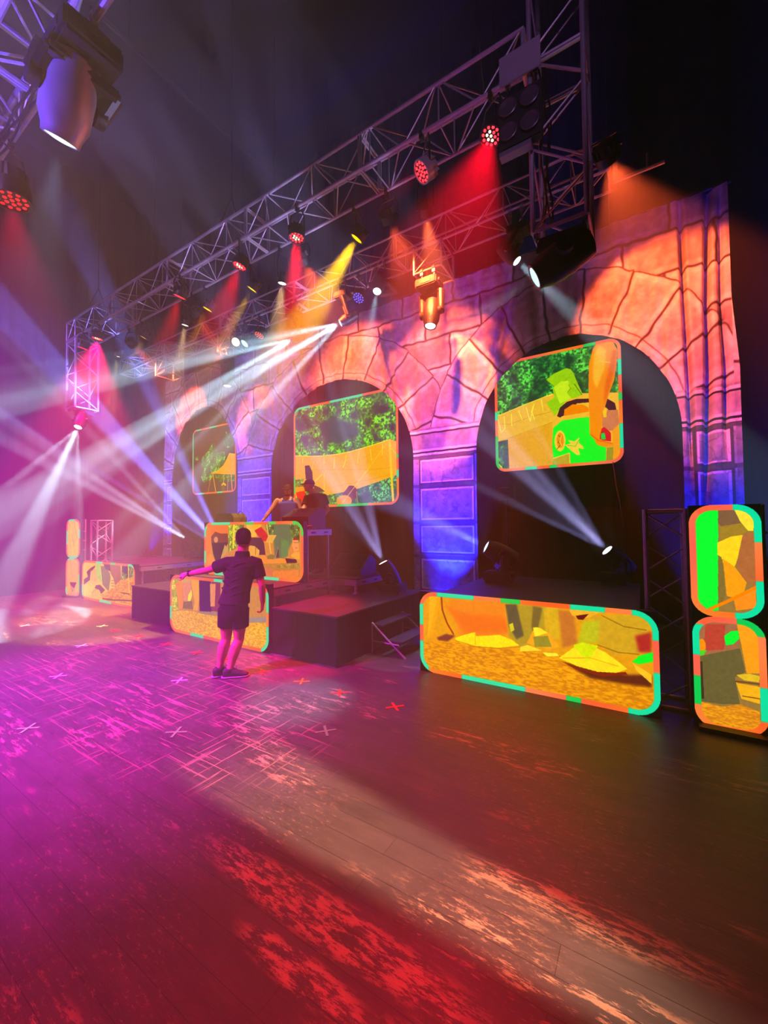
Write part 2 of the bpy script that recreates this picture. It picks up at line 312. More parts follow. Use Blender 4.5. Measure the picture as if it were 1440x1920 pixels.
PIC['R'] = [('F',(20,60,40),(90,190,80),[-0.027,1.322,1.06,1.028,1.032,-0.141,-0.051,-0.068],0.04),
 ('P',(235,190,80),[-0.006,0.503,0.219,0.568,0.491,0.635,0.726,0.596,0.984,0.555,0.983,-0.024,0.116,0.009,0.112,0.288,-0.001,0.275]),
 ('L',(255,235,90),[-0.005,0.508,0.219,0.568,0.491,0.635],0.013),
 ('P',(226,172,62),[0.113,0.297,0.296,0.334,0.486,0.391,0.486,0.003,0.12,0.008]),
 ('L',(150,120,40),[0.002,0.444,0.132,0.425,0.299,0.461,0.488,0.482],0.005),
 ('L',(150,120,40),[0.008,0.274,0.113,0.297,0.486,0.391],0.005),
 ('L',(255,240,100),[0.025,0.481,0.053,0.357,0.089,0.396,0.082,0.503],0.016),
 ('L',(255,240,100),[0.147,0.515,0.149,0.406],0.016),
 ('L',(255,240,100),[0.21,0.531,0.241,0.444],0.016),
 ('L',(255,240,100),[0.276,0.55,0.306,0.426,0.341,0.565],0.016),
 ('L',(255,240,100),[0.341,0.569,0.32,0.509,0.343,0.437],0.016),
 ('L',(255,240,100),[0.401,0.597,0.415,0.502],0.016),
 ('L',(255,240,100),[0.453,0.621,0.491,0.627],0.016),
 ('L',(90,50,30),[0.108,0.28,0.116,0.017],0.015),
 ('L',(255,235,120),[0.001,0.107,0.073,0.012],0.015),
 ('P',(160,205,50),[0.444,0.765,0.51,0.806,0.601,0.832,0.638,0.815,0.659,0.778,0.686,0.692,0.723,0.588,0.683,0.571,0.61,0.568,0.506,0.442,0.466,0.519,0.44,0.565,0.51,0.603,0.496,0.663,0.504,0.695]),
 ('P',(205,235,70),[0.504,0.687,0.562,0.725,0.614,0.723,0.634,0.661,0.604,0.618,0.64,0.571,0.55,0.538,0.529,0.599]),
 ('L',(110,130,30),[0.62,0.689,0.634,0.653,0.611,0.625],0.009),
 ('L',(90,110,30),[0.444,0.765,0.504,0.695],0.011),
 ('L',(80,90,30),[0.664,0.684,0.716,0.586],0.011),
 ('P',(60,25,35),[0.525,0.435,0.549,0.505,0.602,0.545,0.676,0.557,0.761,0.545,0.891,0.526,0.949,0.477,0.967,0.375,0.947,0.37,0.889,0.449,0.76,0.514,0.682,0.519,0.601,0.472,0.562,0.413]),
 ('P',(235,140,30),[0.578,0.427,0.582,0.483,0.646,0.517,0.724,0.5,0.762,0.47,0.765,0.43,0.68,0.419]),
 ('P',(240,190,80),[0.486,0.35,0.502,0.389,0.563,0.429,0.769,0.437,0.768,0.397,0.562,0.388,0.497,0.34]),
 ('P',(0,232,60),[0.493,0.34,0.562,0.392,0.679,0.395,0.768,0.394,0.768,0.263,0.815,0.178,0.881,0.128,0.875,0.005,0.616,0.012,0.615,0.113,0.488,0.085,0.482,0.185]),
 ('P',(190,170,70),[0.484,0.078,0.615,0.109,0.616,0.008,0.482,0.012]),
 ('L',(255,220,90),[0.484,0.078,0.615,0.113,0.616,0.012],0.015),
 ('E',(245,210,90),0.543,0.223,0.043,0.088),
 ('E',(230,150,50),0.545,0.227,0.028,0.065),
 ('L',(110,70,10),[0.533,0.269,0.555,0.25,0.528,0.212,0.55,0.194,0.519,0.156],0.011),
 ('L',(245,210,90),[0.555,0.262,0.54,0.219,0.554,0.185],0.018),
 ('P',(245,215,95),[0.58,0.182,0.624,0.193,0.603,0.224,0.653,0.206,0.69,0.233,0.689,0.185,0.717,0.158,0.72,0.134,0.681,0.146,0.694,0.089,0.665,0.092,0.623,0.137]),
 ('L',(0,200,60),[0.602,0.179,0.66,0.165,0.69,0.217],0.009),
 ('P',(200,130,90),[0.855,0.431,0.968,0.42,0.978,0.312,0.924,0.258,0.858,0.267]),
 ('P',(240,200,60),[0.862,0.434,0.892,0.433,0.89,0.371,0.867,0.374]),
 ('P',(190,30,40),[0.838,0.277,0.872,0.296,0.917,0.243,0.916,0.174,0.836,0.192]),
 ('P',(40,200,80),[0.847,0.249,0.874,0.249,0.88,0.194,0.849,0.198]),
 ('P',(250,165,40),[0.924,0.258,0.978,0.312,0.978,0.022,0.925,0.02]),
 ('P',(160,150,60),[0.885,0.128,0.931,0.13,0.925,0.02,0.879,0.016]),
 ('P',(245,150,40),[0.766,0.612,0.774,0.826,0.805,0.946,0.84,0.988,0.888,0.996,0.948,0.969,0.976,0.896,0.97,0.797,0.947,0.655,0.904,0.539,0.879,0.45,0.858,0.407,0.859,0.329,0.851,0.275,0.833,0.208,0.869,0.18,0.929,0.161,0.931,0.138,0.881,0.132,0.821,0.154,0.795,0.212,0.768,0.247,0.771,0.365,0.766,0.485]),
 ('S',(255,190,80),[0.81,0.897,0.853,0.965,0.9,0.915,0.883,0.762,0.825,0.617,0.799,0.701],0.046),
 ('S',(215,110,30),[0.946,0.903,0.972,0.897,0.963,0.76,0.898,0.54,0.869,0.452,0.886,0.636],0.04),
 ('L',(255,200,110),[0.837,0.831,0.877,0.826,0.924,0.807],0.015),
 ('L',(200,70,40),[0.775,0.246,0.829,0.192,0.922,0.158],0.011),
 ('L',(190,170,100),[0.966,0.767,0.962,0.745,0.97,0.72],0.007),
 ('L',(190,170,100),[0.961,0.683,0.967,0.651],0.007)]
PIC['M'] = [('F',(28,60,62),(110,205,60),[-0.065,1.378,1.143,1.069,1.129,-0.157,-0.068,-0.141],0.046),
 ('S',(45,75,85),[0.258,0.812,0.413,0.852,0.633,0.746,0.665,0.629,0.464,0.577,0.322,0.63],0.137),
 ('P',(240,180,60),[-0.005,0.53,0.321,0.486,0.582,0.495,0.744,0.518,0.933,0.557,0.998,0.521,0.995,0.248,0.741,0.177,0.645,0.148,0.579,0.14,0.461,0.123,0.346,0.113,0.319,0.14,-0.006,0.285]),
 ('L',(255,235,80),[-0.005,0.528,0.181,0.501,0.321,0.488,0.463,0.487,0.582,0.495,0.744,0.518,0.933,0.555],0.021),
 ('L',(190,135,40),[0.181,0.365,0.496,0.342,0.742,0.314,0.967,0.31],0.007),
 ('L',(190,135,40),[0.346,0.18,0.513,0.197,0.741,0.224,0.967,0.258],0.007),
 ('L',(190,135,40),[0.663,0.405,0.782,0.454,0.866,0.513],0.007),
 ('L',(255,225,90),[0.099,0.496,0.099,0.443],0.018),
 ('L',(255,225,90),[0.219,0.447,0.2,0.371],0.018),
 ('L',(255,225,90),[0.325,0.477,0.325,0.418],0.018),
 ('L',(255,225,90),[0.432,0.456,0.426,0.357],0.023),
 ('L',(255,225,90),[0.544,0.468,0.539,0.419,0.514,0.357],0.023),
 ('L',(255,225,90),[0.664,0.485,0.647,0.383],0.018),
 ('L',(255,225,90),[0.763,0.496,0.774,0.393],0.018),
 ('L',(255,225,90),[0.87,0.52,0.865,0.428],0.018),
 ('F',(30,60,60),(100,190,120),[0.621,0.145,0.741,0.177,0.995,0.248,0.993,0.001,0.62,0.01],0.037),
 ('F',(40,80,50),(110,190,90),[0.337,0.105,0.529,0.119,0.511,0.014,0.346,0.013],0.037),
 ('P',(245,165,50),[0.009,0.212,0.113,0.214,0.132,0.152,0.063,0.103,0.014,0.115]),
 ('P',(215,60,40),[0.024,0.158,0.122,0.17,0.131,0.03,0.063,0.015]),
 ('F',(60,100,50),(150,190,80),[0.014,0.283,0.113,0.288,0.093,0.224,0.014,0.212],0.032),
 ('L',(255,205,60),[0.325,0.317,0.328,0.139],0.037),
 ('L',(255,225,70),[0.227,0.248,0.302,0.31],0.027),
 ('P',(110,40,50),[0.495,0.1,0.571,0.187,0.613,0.182,0.645,0.144,0.636,0.073,0.579,0.035]),
 ('E',(235,160,60),0.52,0.046,0.073,0.057),
 ('L',(220,150,100),[0.637,0.128,0.648,0.016],0.018),
 ('L',(255,215,80),[0.904,0.523,0.742,0.318,0.612,0.162,0.486,0.007],0.016),
 ('L',(255,210,60),[0.929,0.535,0.941,0.222,0.954,0.018],0.06),
 ('L',(250,205,70),[0.933,0.488,0.99,0.413],0.023),
 ('P',(50,40,45),[0.123,0.414,0.171,0.413,0.204,0.345,0.209,0.267,0.132,0.282]),
 ('P',(80,60,50),[0.218,0.219,0.283,0.189,0.337,0.147,0.227,0.146])]
PIC['L'] = [('P',(52,36,46),[-0.919,2.285,1.991,1.607,1.986,-0.448,-0.881,-0.416]),
 ('N',(52,36,46),(72,60,70),[-0.919,2.285,1.991,1.607,1.986,-0.448,-0.881,-0.416],0.175),
 ('F',(20,60,35),(105,185,95),[0.477,0.744,0.58,0.666,0.6,0.598,0.74,0.595,0.779,0.514,0.702,0.366,0.582,0.311,0.418,0.191,0.27,0.175,0.205,0.274,0.29,0.375,0.215,0.422,0.246,0.568,0.373,0.635],0.035),
 ('F',(20,60,35),(105,185,95),[0.778,0.888,0.894,0.783,0.952,0.699,0.933,0.651,0.818,0.638,0.73,0.687,0.739,0.777],0.035),
 ('F',(20,60,35),(105,185,95),[0.06,0.587,0.137,0.593,0.138,0.524,0.071,0.531],0.029),
 ('F',(15,45,25),(80,150,60),[0.521,0.277,1.009,0.239,1.01,0.151,0.603,0.166],0.035),
 ('P',(240,175,40),[0.449,0.302,0.602,0.329,0.721,0.39,0.799,0.473,0.857,0.557,1.027,0.526,1.028,0.237,0.741,0.266]),
 ('L',(255,220,90),[0.449,0.302,0.602,0.329,0.721,0.39,0.799,0.473,0.857,0.557,1.027,0.526],0.015),
 ('L',(200,140,30),[0.886,0.541,0.896,0.26],0.012),
 ('L',(220,170,90),[0.459,0.295,0.378,0.021],0.018),
 ('L',(240,180,50),[0.49,0.292,0.563,0.011],0.035),
 ('L',(230,180,70),[0.741,0.26,0.738,0.157],0.026),
 ('L',(220,170,80),[0.839,0.252,0.811,0.011],0.023),
 ('L',(240,180,50),[0.896,0.248,0.926,-0.008],0.035),
 ('P',(235,190,40),[0.683,0.122,0.732,0.151,0.791,0.115,0.781,0.09,0.732,0.118,0.693,0.095]),
 ('E',(100,85,40),0.731,0.061,0.039,0.052),
 ('P',(20,15,25),[0.972,0.229,1.028,0.225,1.028,0.15,0.972,0.153])]
PIC['DJ'] = [('P',(200,140,70),[-0.023,1.208,1.049,1.138,1.046,-0.128,-0.018,-0.353]),
 ('S',(225,120,50),[0.032,0.974,0.306,0.968,0.29,0.776,0.069,0.731,0.033,0.831],0.018),
 ('P',(225,130,60),[0.032,0.974,0.077,0.973,0.079,0.064,0.017,0.055]),
 ('F',(60,90,30),(190,200,60),[0.282,0.968,0.449,0.964,0.418,0.564,0.282,0.447],0.016),
 ('P',(240,215,60),[0.33,0.967,0.354,0.967,0.343,0.506,0.327,0.505]),
 ('P',(110,55,45),[0.082,0.731,0.13,0.824,0.19,0.789,0.274,0.79,0.278,0.584,0.087,0.603]),
 ('E',(200,150,110),0.139,0.669,0.024,0.056),
 ('P',(45,28,40),[0.087,0.603,0.278,0.625,0.191,0.301,0.14,0.24,0.105,0.406]),
 ('P',(235,150,60),[0.034,0.343,0.078,0.404,0.131,0.239,0.034,0.172]),
 ('P',(190,160,90),[0.191,0.301,0.241,0.582,0.282,0.475,0.225,0.36]),
 ('F',(30,70,40),(150,190,100),[0.656,0.959,0.969,0.952,0.968,0.641,0.767,0.632,0.684,0.755],0.016),
 ('S',(60,110,80),[0.74,0.957,0.886,0.954,0.899,0.638,0.833,0.389,0.753,0.357,0.74,0.656],0.039),
 ('S',(70,130,80),[0.807,0.708,0.879,0.661,0.866,0.417,0.807,0.387],0.026),
 ('P',(240,190,90),[0.472,0.964,0.62,0.96,0.62,0.909,0.562,0.818,0.584,0.741,0.48,0.712]),
 ('P',(225,180,60),[0.525,0.956,0.62,0.954,0.613,0.896,0.554,0.831]),
 ('P',(180,45,45),[0.554,0.844,0.62,0.909,0.663,0.819,0.691,0.743,0.684,0.654,0.627,0.665]),
 ('P',(50,45,55),[0.479,0.719,0.62,0.722,0.649,0.627,0.663,0.424,0.51,0.411,0.495,0.607]),
 ('P',(220,170,80),[0.495,0.581,0.555,0.571,0.606,0.497,0.598,0.393,0.517,0.36]),
 ('L',(80,50,40),[0.569,0.546,0.566,0.416],0.011),
 ('L',(215,185,95),[0.674,0.959,0.691,0.743,0.715,0.429],0.029),
 ('P',(220,175,90),[0.691,0.768,0.767,0.769,0.726,0.63,0.663,0.64]),
 ('P',(240,150,60),[0.606,0.407,0.656,0.411,0.677,0.337,0.698,0.364,0.739,0.356,0.8,0.38,0.847,0.366,0.86,0.27,0.767,0.209,0.67,0.247,0.627,0.319]),
 ('P',(125,115,60),[0.677,0.4,0.712,0.441,0.76,0.42,0.739,0.356,0.684,0.35]),
 ('P',(60,55,55),[0.767,0.532,0.787,0.521,0.787,0.385,0.76,0.395]),
 ('L',(170,150,120),[0.78,0.571,0.753,0.357,0.719,0.053],0.011),
 ('P',(45,35,42),[0.843,0.384,0.937,0.375,0.949,0.328,0.917,0.301,0.86,0.282]),
 ('P',(235,160,100),[0.905,0.711,0.956,0.73,0.962,0.521,0.924,0.494,0.905,0.577]),
 ('P',(110,60,45),[0.905,0.686,0.924,0.735,0.962,0.73,0.962,0.688]),
 ('L',(120,60,50),[0.921,0.645,0.956,0.646],0.008),
 ('L',(150,60,60),[0.93,0.555,0.949,0.562],0.008),
 ('P',(245,170,80),[0.892,0.431,0.924,0.488,0.968,0.497,0.968,0.378,0.937,0.375]),
 ('G',(190,130,60),(160,130,60),[0.627,0.268,0.968,0.319,0.967,0.033,0.627,-0.026],0.018),
 ('P',(200,120,80),[0.634,0.192,0.726,0.191,0.719,0.04,0.634,0.039]),
 ('F',(140,120,50),(210,180,90),[0.767,0.259,0.962,0.306,0.961,0.234,0.767,0.209],0.011),
 ('S',(215,135,60),[0.726,0.154,0.961,0.211,0.961,0.044,0.726,0.029],0.026),
 ('P',(240,170,70),[0.132,0.071,0.191,0.149,0.233,0.085,0.234,0.044,0.123,0.028])]
PIC['LR'] = [('P',(222,160,50),[-0.081,1.317,1.047,1.446,1.031,-0.13,-0.092,-0.888]),
 ('S',(226,140,55),[0.154,0.936,0.432,0.957,0.429,0.54,0.218,0.464],0.041),
 ('S',(225,120,50),[0.125,0.884,0.246,0.54,0.446,0.629,0.43,0.79,0.22,0.774],0.062),
 ('P',(250,180,60),[0.055,0.96,0.085,0.944,0.105,0.948,0.073,0.665,0.052,0.45,0.04,0.446,0.051,0.658]),
 ('P',(255,170,50),[0.1,0.947,0.115,0.95,0.088,0.646,0.062,0.431,0.047,0.414,0.074,0.688]),
 ('L',(150,60,35),[0.12,0.951,0.124,0.793,0.147,0.641,0.18,0.517],0.021),
 ('S',(120,60,50),[0.092,0.441,0.142,0.504,0.19,0.498,0.151,0.417,0.102,0.411],0.016),
 ('S',(175,150,60),[0.44,0.938,0.604,0.958,0.601,0.602,0.493,0.481,0.445,0.587],0.033),
 ('S',(95,85,60),[0.431,0.936,0.481,0.948,0.51,0.609,0.478,0.557,0.446,0.691],0.021),
 ('P',(215,200,70),[0.446,0.712,0.463,0.737,0.47,0.657,0.454,0.631]),
 ('S',(120,100,55),[0.551,0.945,0.589,0.935,0.572,0.731,0.556,0.586,0.542,0.721],0.018),
 ('S',(215,175,60),[0.593,0.936,0.656,0.952,0.66,0.623,0.601,0.602],0.025),
 ('S',(190,120,60),[0.652,0.931,0.712,0.928,0.723,0.608,0.666,0.529],0.029),
 ('P',(235,180,70),[0.691,0.961,0.813,0.955,0.773,0.888,0.732,0.857,0.705,0.888]),
 ('P',(90,25,25),[0.719,0.888,0.767,0.92,0.746,0.852,0.725,0.855]),
 ('S',(205,165,60),[0.773,0.888,0.974,0.981,0.97,0.595,0.848,0.545,0.784,0.668],0.037),
 ('L',(150,110,40),[0.813,0.918,0.888,0.831,0.961,0.819],0.01),
 ('L',(150,110,40),[0.797,0.617,0.867,0.571,0.935,0.58],0.01),
 ('S',(160,50,45),[0.924,0.754,0.978,0.807,0.976,0.615,0.935,0.598],0.033),
 ('S',(195,190,60),[0.746,0.842,0.806,0.86,0.797,0.635,0.723,0.608],0.037),
 ('G',(245,180,50),(200,130,40),[0.021,0.37,0.217,0.42,0.477,0.434,0.701,0.466,0.834,0.393,0.979,0.286,0.976,0.043,0.765,-0.066,0.214,-0.021,0.019,0.021],0.025),
 ('P',(255,225,60),[0.185,0.463,0.218,0.508,0.287,0.575,0.293,0.53,0.344,0.552,0.404,0.583,0.461,0.541,0.489,0.496,0.394,0.433,0.29,0.414,0.217,0.42]),
 ('L',(190,130,30),[0.189,0.442,0.29,0.408,0.394,0.423,0.493,0.481],0.008),
 ('L',(230,180,40),[0.29,0.572,0.289,0.424],0.008),
 ('P',(235,170,60),[0.521,0.532,0.549,0.683,0.58,0.723,0.624,0.649,0.652,0.543,0.615,0.499]),
 ('P',(255,230,80),[0.549,0.714,0.572,0.721,0.609,0.674,0.556,0.616]),
 ('P',(150,140,60),[0.549,0.613,0.609,0.644,0.623,0.531,0.555,0.505]),
 ('P',(255,220,80),[0.493,0.481,0.525,0.514,0.585,0.477,0.492,0.43]),
 ('P',(255,235,90),[0.585,0.458,0.644,0.472,0.651,0.445,0.604,0.422]),
 ('S',(90,40,25),[0.665,0.393,0.768,0.363,0.896,0.368,0.974,0.405,0.973,0.283,0.883,0.273,0.768,0.27],0.029),
 ('P',(120,40,20),[0.658,0.4,0.741,0.351,0.821,0.342,0.89,0.392,0.896,0.368,0.807,0.308,0.714,0.338]),
 ('P',(255,225,70),[0.651,0.426,0.702,0.543,0.737,0.613,0.771,0.607,0.823,0.553,0.866,0.48,0.897,0.422,0.859,0.369,0.795,0.348,0.721,0.37]),
 ('P',(215,225,50),[0.706,0.582,0.744,0.625,0.797,0.607,0.769,0.476,0.756,0.432,0.729,0.515]),
 ('L',(235,170,50),[0.666,0.432,0.769,0.476,0.866,0.435],0.008),
 ('P',(0,225,60),[0.913,0.5,0.934,0.563,0.982,0.621,0.981,0.53,0.934,0.483]),
 ('P',(240,195,70),[0.913,0.491,0.974,0.405,0.973,0.318,0.927,0.418])]
PIC['CK'] = [('P',(150,120,70),[-0.074,1.07,1.2,1.053,1.075,-0.02,-0.198,-0.109]),
 ('P',(0,232,70),[0.077,0.995,0.429,0.992,0.388,0.528,0.256,0.524,0.032,0.579]),
 ('P',(125,95,70),[0.428,0.98,0.674,0.978,0.773,0.902,0.466,0.902,0.421,0.92]),
 ('P',(160,130,60),[0.429,0.902,0.775,0.919,0.823,0.884,0.715,0.861,0.459,0.843]),
 ('P',(255,225,90),[0.648,0.978,0.92,0.971,0.893,0.884,0.823,0.884,0.722,0.925]),
 ('P',(255,215,70),[0.402,0.831,0.589,0.858,0.769,0.867,0.707,0.791,0.628,0.726,0.467,0.742,0.451,0.766,0.396,0.777]),
 ('P',(170,110,70),[0.751,0.867,0.909,0.879,0.9,0.644,0.763,0.664,0.647,0.732]),
 ('P',(255,165,55),[0.468,0.76,0.628,0.726,0.78,0.659,0.74,0.618,0.595,0.591,0.505,0.595,0.488,0.683]),
 ('P',(130,110,60),[0.406,0.777,0.468,0.754,0.488,0.601,0.408,0.546,0.38,0.545]),
 ('P',(240,150,60),[0.595,0.591,0.898,0.632,0.889,0.552,0.625,0.534]),
 ('L',(245,140,40),[0.238,0.527,0.594,0.586,0.899,0.641],0.026),
 ('P',(160,110,80),[0.061,0.483,0.621,0.499,0.662,0.397,0.49,0.297,0.083,0.327]),
 ('P',(175,75,60),[0.193,0.463,0.473,0.471,0.442,0.359,0.161,0.342]),
 ('P',(105,95,60),[0.101,0.316,0.66,0.373,0.719,0.273,0.574,0.243,0.632,0.131,0.397,0.118,0.098,0.113]),
 ('P',(255,165,60),[0.619,0.488,0.899,0.484,0.9,0.275,0.736,0.268,0.679,0.386]),
 ('P',(0,230,70),[0.449,0.418,0.542,0.442,0.642,0.448,0.655,0.414,0.572,0.387,0.472,0.378]),
 ('P',(60,50,35),[0.079,0.291,0.136,0.294,0.137,0.127,0.08,0.124]),
 ('E',(240,150,50),0.135,0.365,0.054,0.03),
 ('P',(90,200,60),[0.084,0.339,0.199,0.347,0.159,0.324,0.081,0.315]),
 ('G',(240,175,60),(200,130,50),[0.079,0.112,0.396,0.106,0.632,0.131,0.89,0.112,0.881,0.033,0.707,0.016,0.276,0.017,0.072,0.052],0.012),
 ('P',(225,190,70),[0.593,0.255,0.771,0.269,0.899,0.264,0.895,0.236,0.697,0.237]),
 ('P',(235,180,60),[0.589,0.221,0.902,0.219,0.894,0.146,0.653,0.155]),
 ('L',(110,70,40),[0.59,0.227,0.895,0.23],0.012),
 ('L',(120,80,40),[0.672,0.168,0.888,0.168],0.009)]
PIC['CT'] = [('P',(190,140,70),[-0.134,1.083,1.07,1.236,1.069,0.004,-0.125,-0.493]),
 ('F',(150,150,40),(240,220,80),[-0.011,0.946,0.105,0.964,0.107,0.389,0.004,0.361],0.012),
 ('P',(215,150,110),[0.15,0.89,0.249,0.906,0.25,0.65,0.218,0.547,0.163,0.566]),
 ('P',(235,225,70),[0.217,0.675,0.255,0.779,0.26,0.685,0.239,0.552,0.212,0.545]),
 ('P',(240,150,60),[0.06,0.841,0.139,0.97,0.15,0.857,0.151,0.661,0.158,0.435,0.107,0.421,0.095,0.616]),
 ('P',(250,170,70),[0.249,0.987,0.333,1,0.339,0.67,0.324,0.446,0.272,0.432,0.293,0.565,0.26,0.812]),
 ('P',(205,165,100),[0.116,0.966,0.27,0.99,0.249,0.906,0.15,0.873]),
 ('P',(55,35,70),[0.338,0.969,0.465,0.974,0.471,0.455,0.345,0.436]),
 ('P',(120,60,80),[0.47,0.944,0.561,0.96,0.562,0.48,0.471,0.47]),
 ('P',(215,150,100),[0.455,0.911,0.514,0.921,0.505,0.555,0.461,0.544]),
 ('P',(130,110,70),[0.163,0.55,0.261,0.589,0.272,0.448,0.152,0.433]),
 ('S',(150,130,110),[0.325,0.431,0.581,0.485,0.572,0.422,0.345,0.389],0.018),
 ('P',(190,140,80),[0.561,0.93,0.976,1.004,0.976,0.455,0.562,0.39]),
 ('S',(150,140,130),[0.796,0.458,0.984,0.526,0.984,0.444,0.796,0.372],0.018),
 ('G',(250,205,70),(205,150,50),[0.004,0.344,0.218,0.418,0.427,0.396,0.581,0.41,0.796,0.386,0.984,0.444,0.999,0.028,0.005,0.01],0.012)]
PIC['FL'] = [('P',(235,195,70),[-0.051,1.047,1.078,1.156,1.086,-0.03,-0.034,-0.35]),
 ('P',(225,200,60),[0.009,1.001,0.289,1.03,0.29,0.862,0.183,0.712,0.042,0.657]),
 ('P',(70,45,40),[0.098,0.7,0.181,0.814,0.277,0.894,0.264,0.825,0.183,0.712,0.171,0.506,0.045,0.363,0.043,0.502,0.128,0.585]),
 ('P',(245,180,70),[0.182,0.729,0.291,0.812,0.347,0.587,0.294,0.478,0.199,0.494]),
 ('P',(150,200,60),[0.29,0.912,0.396,0.958,0.371,0.839,0.413,0.516,0.387,0.462,0.32,0.616]),
 ('P',(110,115,60),[0.383,0.891,0.474,0.902,0.564,0.736,0.577,0.626,0.543,0.297,0.427,0.436]),
 ('P',(60,45,45),[0.421,1.011,0.574,0.963,0.588,0.772,0.474,0.837]),
 ('P',(150,105,65),[0.562,0.961,0.755,0.953,0.77,0.611,0.712,0.507,0.749,0.342,0.689,0.329,0.626,0.634,0.576,0.738]),
 ('P',(80,60,45),[0.295,0.395,0.375,0.426,0.479,0.316,0.403,0.202,0.363,0.292,0.269,0.322]),
 ('P',(205,185,80),[0.188,0.171,0.242,0.267,0.35,0.306,0.376,0.245,0.312,0.115,0.203,0.089]),
 ('L',(120,90,40),[0.189,0.137,0.27,0.272,0.376,0.328],0.008),
 ('P',(210,205,70),[0.045,0.346,0.186,0.441,0.269,0.356,0.203,0.14,0.048,0.07]),
 ('F',(30,70,60),(150,190,80),[0.779,0.956,0.971,0.964,0.973,0.692,0.77,0.611],0.023),
 ('P',(25,45,60),[0.79,0.957,0.882,0.938,0.872,0.752,0.792,0.802]),
 ('G',(245,190,60),(190,130,50),[0.377,0.179,0.543,0.297,0.758,0.609,0.984,0.724,0.989,0.077,0.456,0.067],0.016),
 ('L',(245,215,80),[0.888,0.984,0.909,0.33],0.033),
 ('L',(210,200,120),[0.949,0.946,0.918,0.744],0.013),
 ('L',(80,60,30),[0.43,0.093,0.631,0.11,0.955,0.174],0.029),
 ('L',(90,60,30),[0.761,0.313,0.91,0.315],0.023),
 ('P',(240,200,90),[0.589,0.644,0.626,0.65,0.653,0.4,0.579,0.385]),
 ('L',(90,70,40),[0.59,0.564,0.639,0.572],0.013),
 ('L',(90,70,40),[0.591,0.5,0.639,0.509],0.013),
 ('L',(90,70,40),[0.591,0.436,0.64,0.445],0.013)]
RING['R'] = [(0.185,0.207,(0,205,80)),(0.296,0.327,(0,226,160)),(0.362,0.377,(0,205,80)),(0.423,0.472,(0,226,160)),(0.662,0.687,(0,226,160)),(0.621,0.637,(0,205,80)),(0.758,0.833,(0,205,80)),(0.869,0.889,(0,226,160))]
RING['M'] = [(0.989,0.05,(0,226,160)),(0.106,0.192,(0,226,160)),(0.405,0.412,(0,205,80)),(0.434,0.449,(0,226,160)),(0.571,0.65,(0,205,80)),(0.746,0.757,(0,226,160)),(0.806,0.845,(0,205,80))]
RING['L'] = [(0.023,0.051,(0,226,160)),(0.105,0.147,(0,226,160)),(0.575,0.606,(0,226,160)),(0.68,0.713,(0,226,160)),(0.852,0.988,(0,226,160))]
RING['DJ'] = [(0.031,0.108,(0,226,160)),(0.165,0.198,(0,205,80)),(0.25,0.275,(0,205,80)),(0.328,0.397,(0,205,80)),(0.577,0.632,(0,226,160)),(0.78,0.817,(0,226,160)),(0.891,0.925,(0,226,160)),(0.961,0.991,(0,226,160))]
RING['LR'] = [(0.034,0.102,(0,226,160)),(0.147,0.178,(0,205,80)),(0.25,0.296,(0,226,160)),(0.328,0.397,(0,226,160)),(0.439,0.538,(0,226,160)),(0.596,0.617,(0,205,80)),(0.675,0.78,(0,226,160)),(0.841,0.912,(0,226,160)),(0.94,0.978,(0,226,160))]
RING['CT'] = [(0.177,0.212,(0,226,160)),(0.376,0.418,(0,226,160)),(0.446,0.523,(0,226,160)),(0.624,0.634,(0,226,160)),(0.72,0.772,(0,226,160)),(0.889,0.922,(0,226,160))]
RING['FL'] = [(0.105,0.154,(0,226,160)),(0.209,0.241,(0,205,80)),(0.322,0.374,(0,226,160)),(0.445,0.478,(0,226,160)),(0.648,0.731,(0,226,160)),(0.871,0.915,(0,226,160))]
RING['CKU'] = [(0.104,0.278,(0,226,160)),(0.388,0.566,(0,226,160))]
RING['CKL'] = [(0.104,0.213,(0,205,80)),(0.356,0.452,(0,226,160)),(0.732,0.819,(0,205,80)),(0.88,0.974,(0,226,160))]# ------------------------------------------------------------------ LED walls
def screen_face(parent, name, x0, x1, z0, z1, y, m):
    bm = B(); uvl = bm.loops.layers.uv.new('UVMap'); vv = [bm.verts.new(p) for p in ((x0, y, z0), (x1, y, z0), (x1, y, z1), (x0, y, z1))]; f = bm.faces.new(vv)
    for l, c in zip(f.loops, ((0, 0), (1, 0), (1, 1), (0, 1))): l[uvl].uv = c
    me = bpy.data.meshes.new(name); bm.to_mesh(me); bm.free(); me.materials.append(m); o = bpy.data.objects.new(name, me); C.objects.link(o); o.parent = parent
    return o
def cabinet(parent, x0, x1, z0, z1, y, cols, rows, d=.09):
    """grid of LED cabinets: frames with a gap line between, and rear ribs"""
    bm = B(); cw, ch = (x1-x0)/cols, (z1-z0)/rows
    for i in range(cols):
        for j in range(rows): box(bm, (x0+cw*(i+.5), y+d/2+.002, z0+ch*(j+.5)), (cw-.003, d, ch-.003))
    obj('cabinet', bm, BLK, parent)
    bm = B()
    for i in range(cols): box(bm, (x0+cw*(i+.5), y+d+.03, z0+ch*rows/2), (.05, .05, ch*rows*.9))
    obj('rear_brace', bm, BLK2, parent)
def led_wall(key, label, x0, x1, z0, z1, y, rad, lw, ppm, strength, cols, rows, seed, name='led_wall', rot=0, group=None):
    t = thing(name, label, 'screen', ((x0+x1)/2, y, z0), group); t.rotation_euler = (0, 0, R(rot)); hw = (x1-x0)/2
    im = image('led_'+key, paint(PIC[key], x1-x0, z1-z0, ppm, RING[key], rad, lw, seed))
    screen_face(t, 'screen', -hw, hw, 0, z1-z0, -.002, screen_material('led_'+key, im, strength)); cabinet(t, -hw, hw, 0, z1-z0, 0, cols, rows)
    return t
SS = 1.15
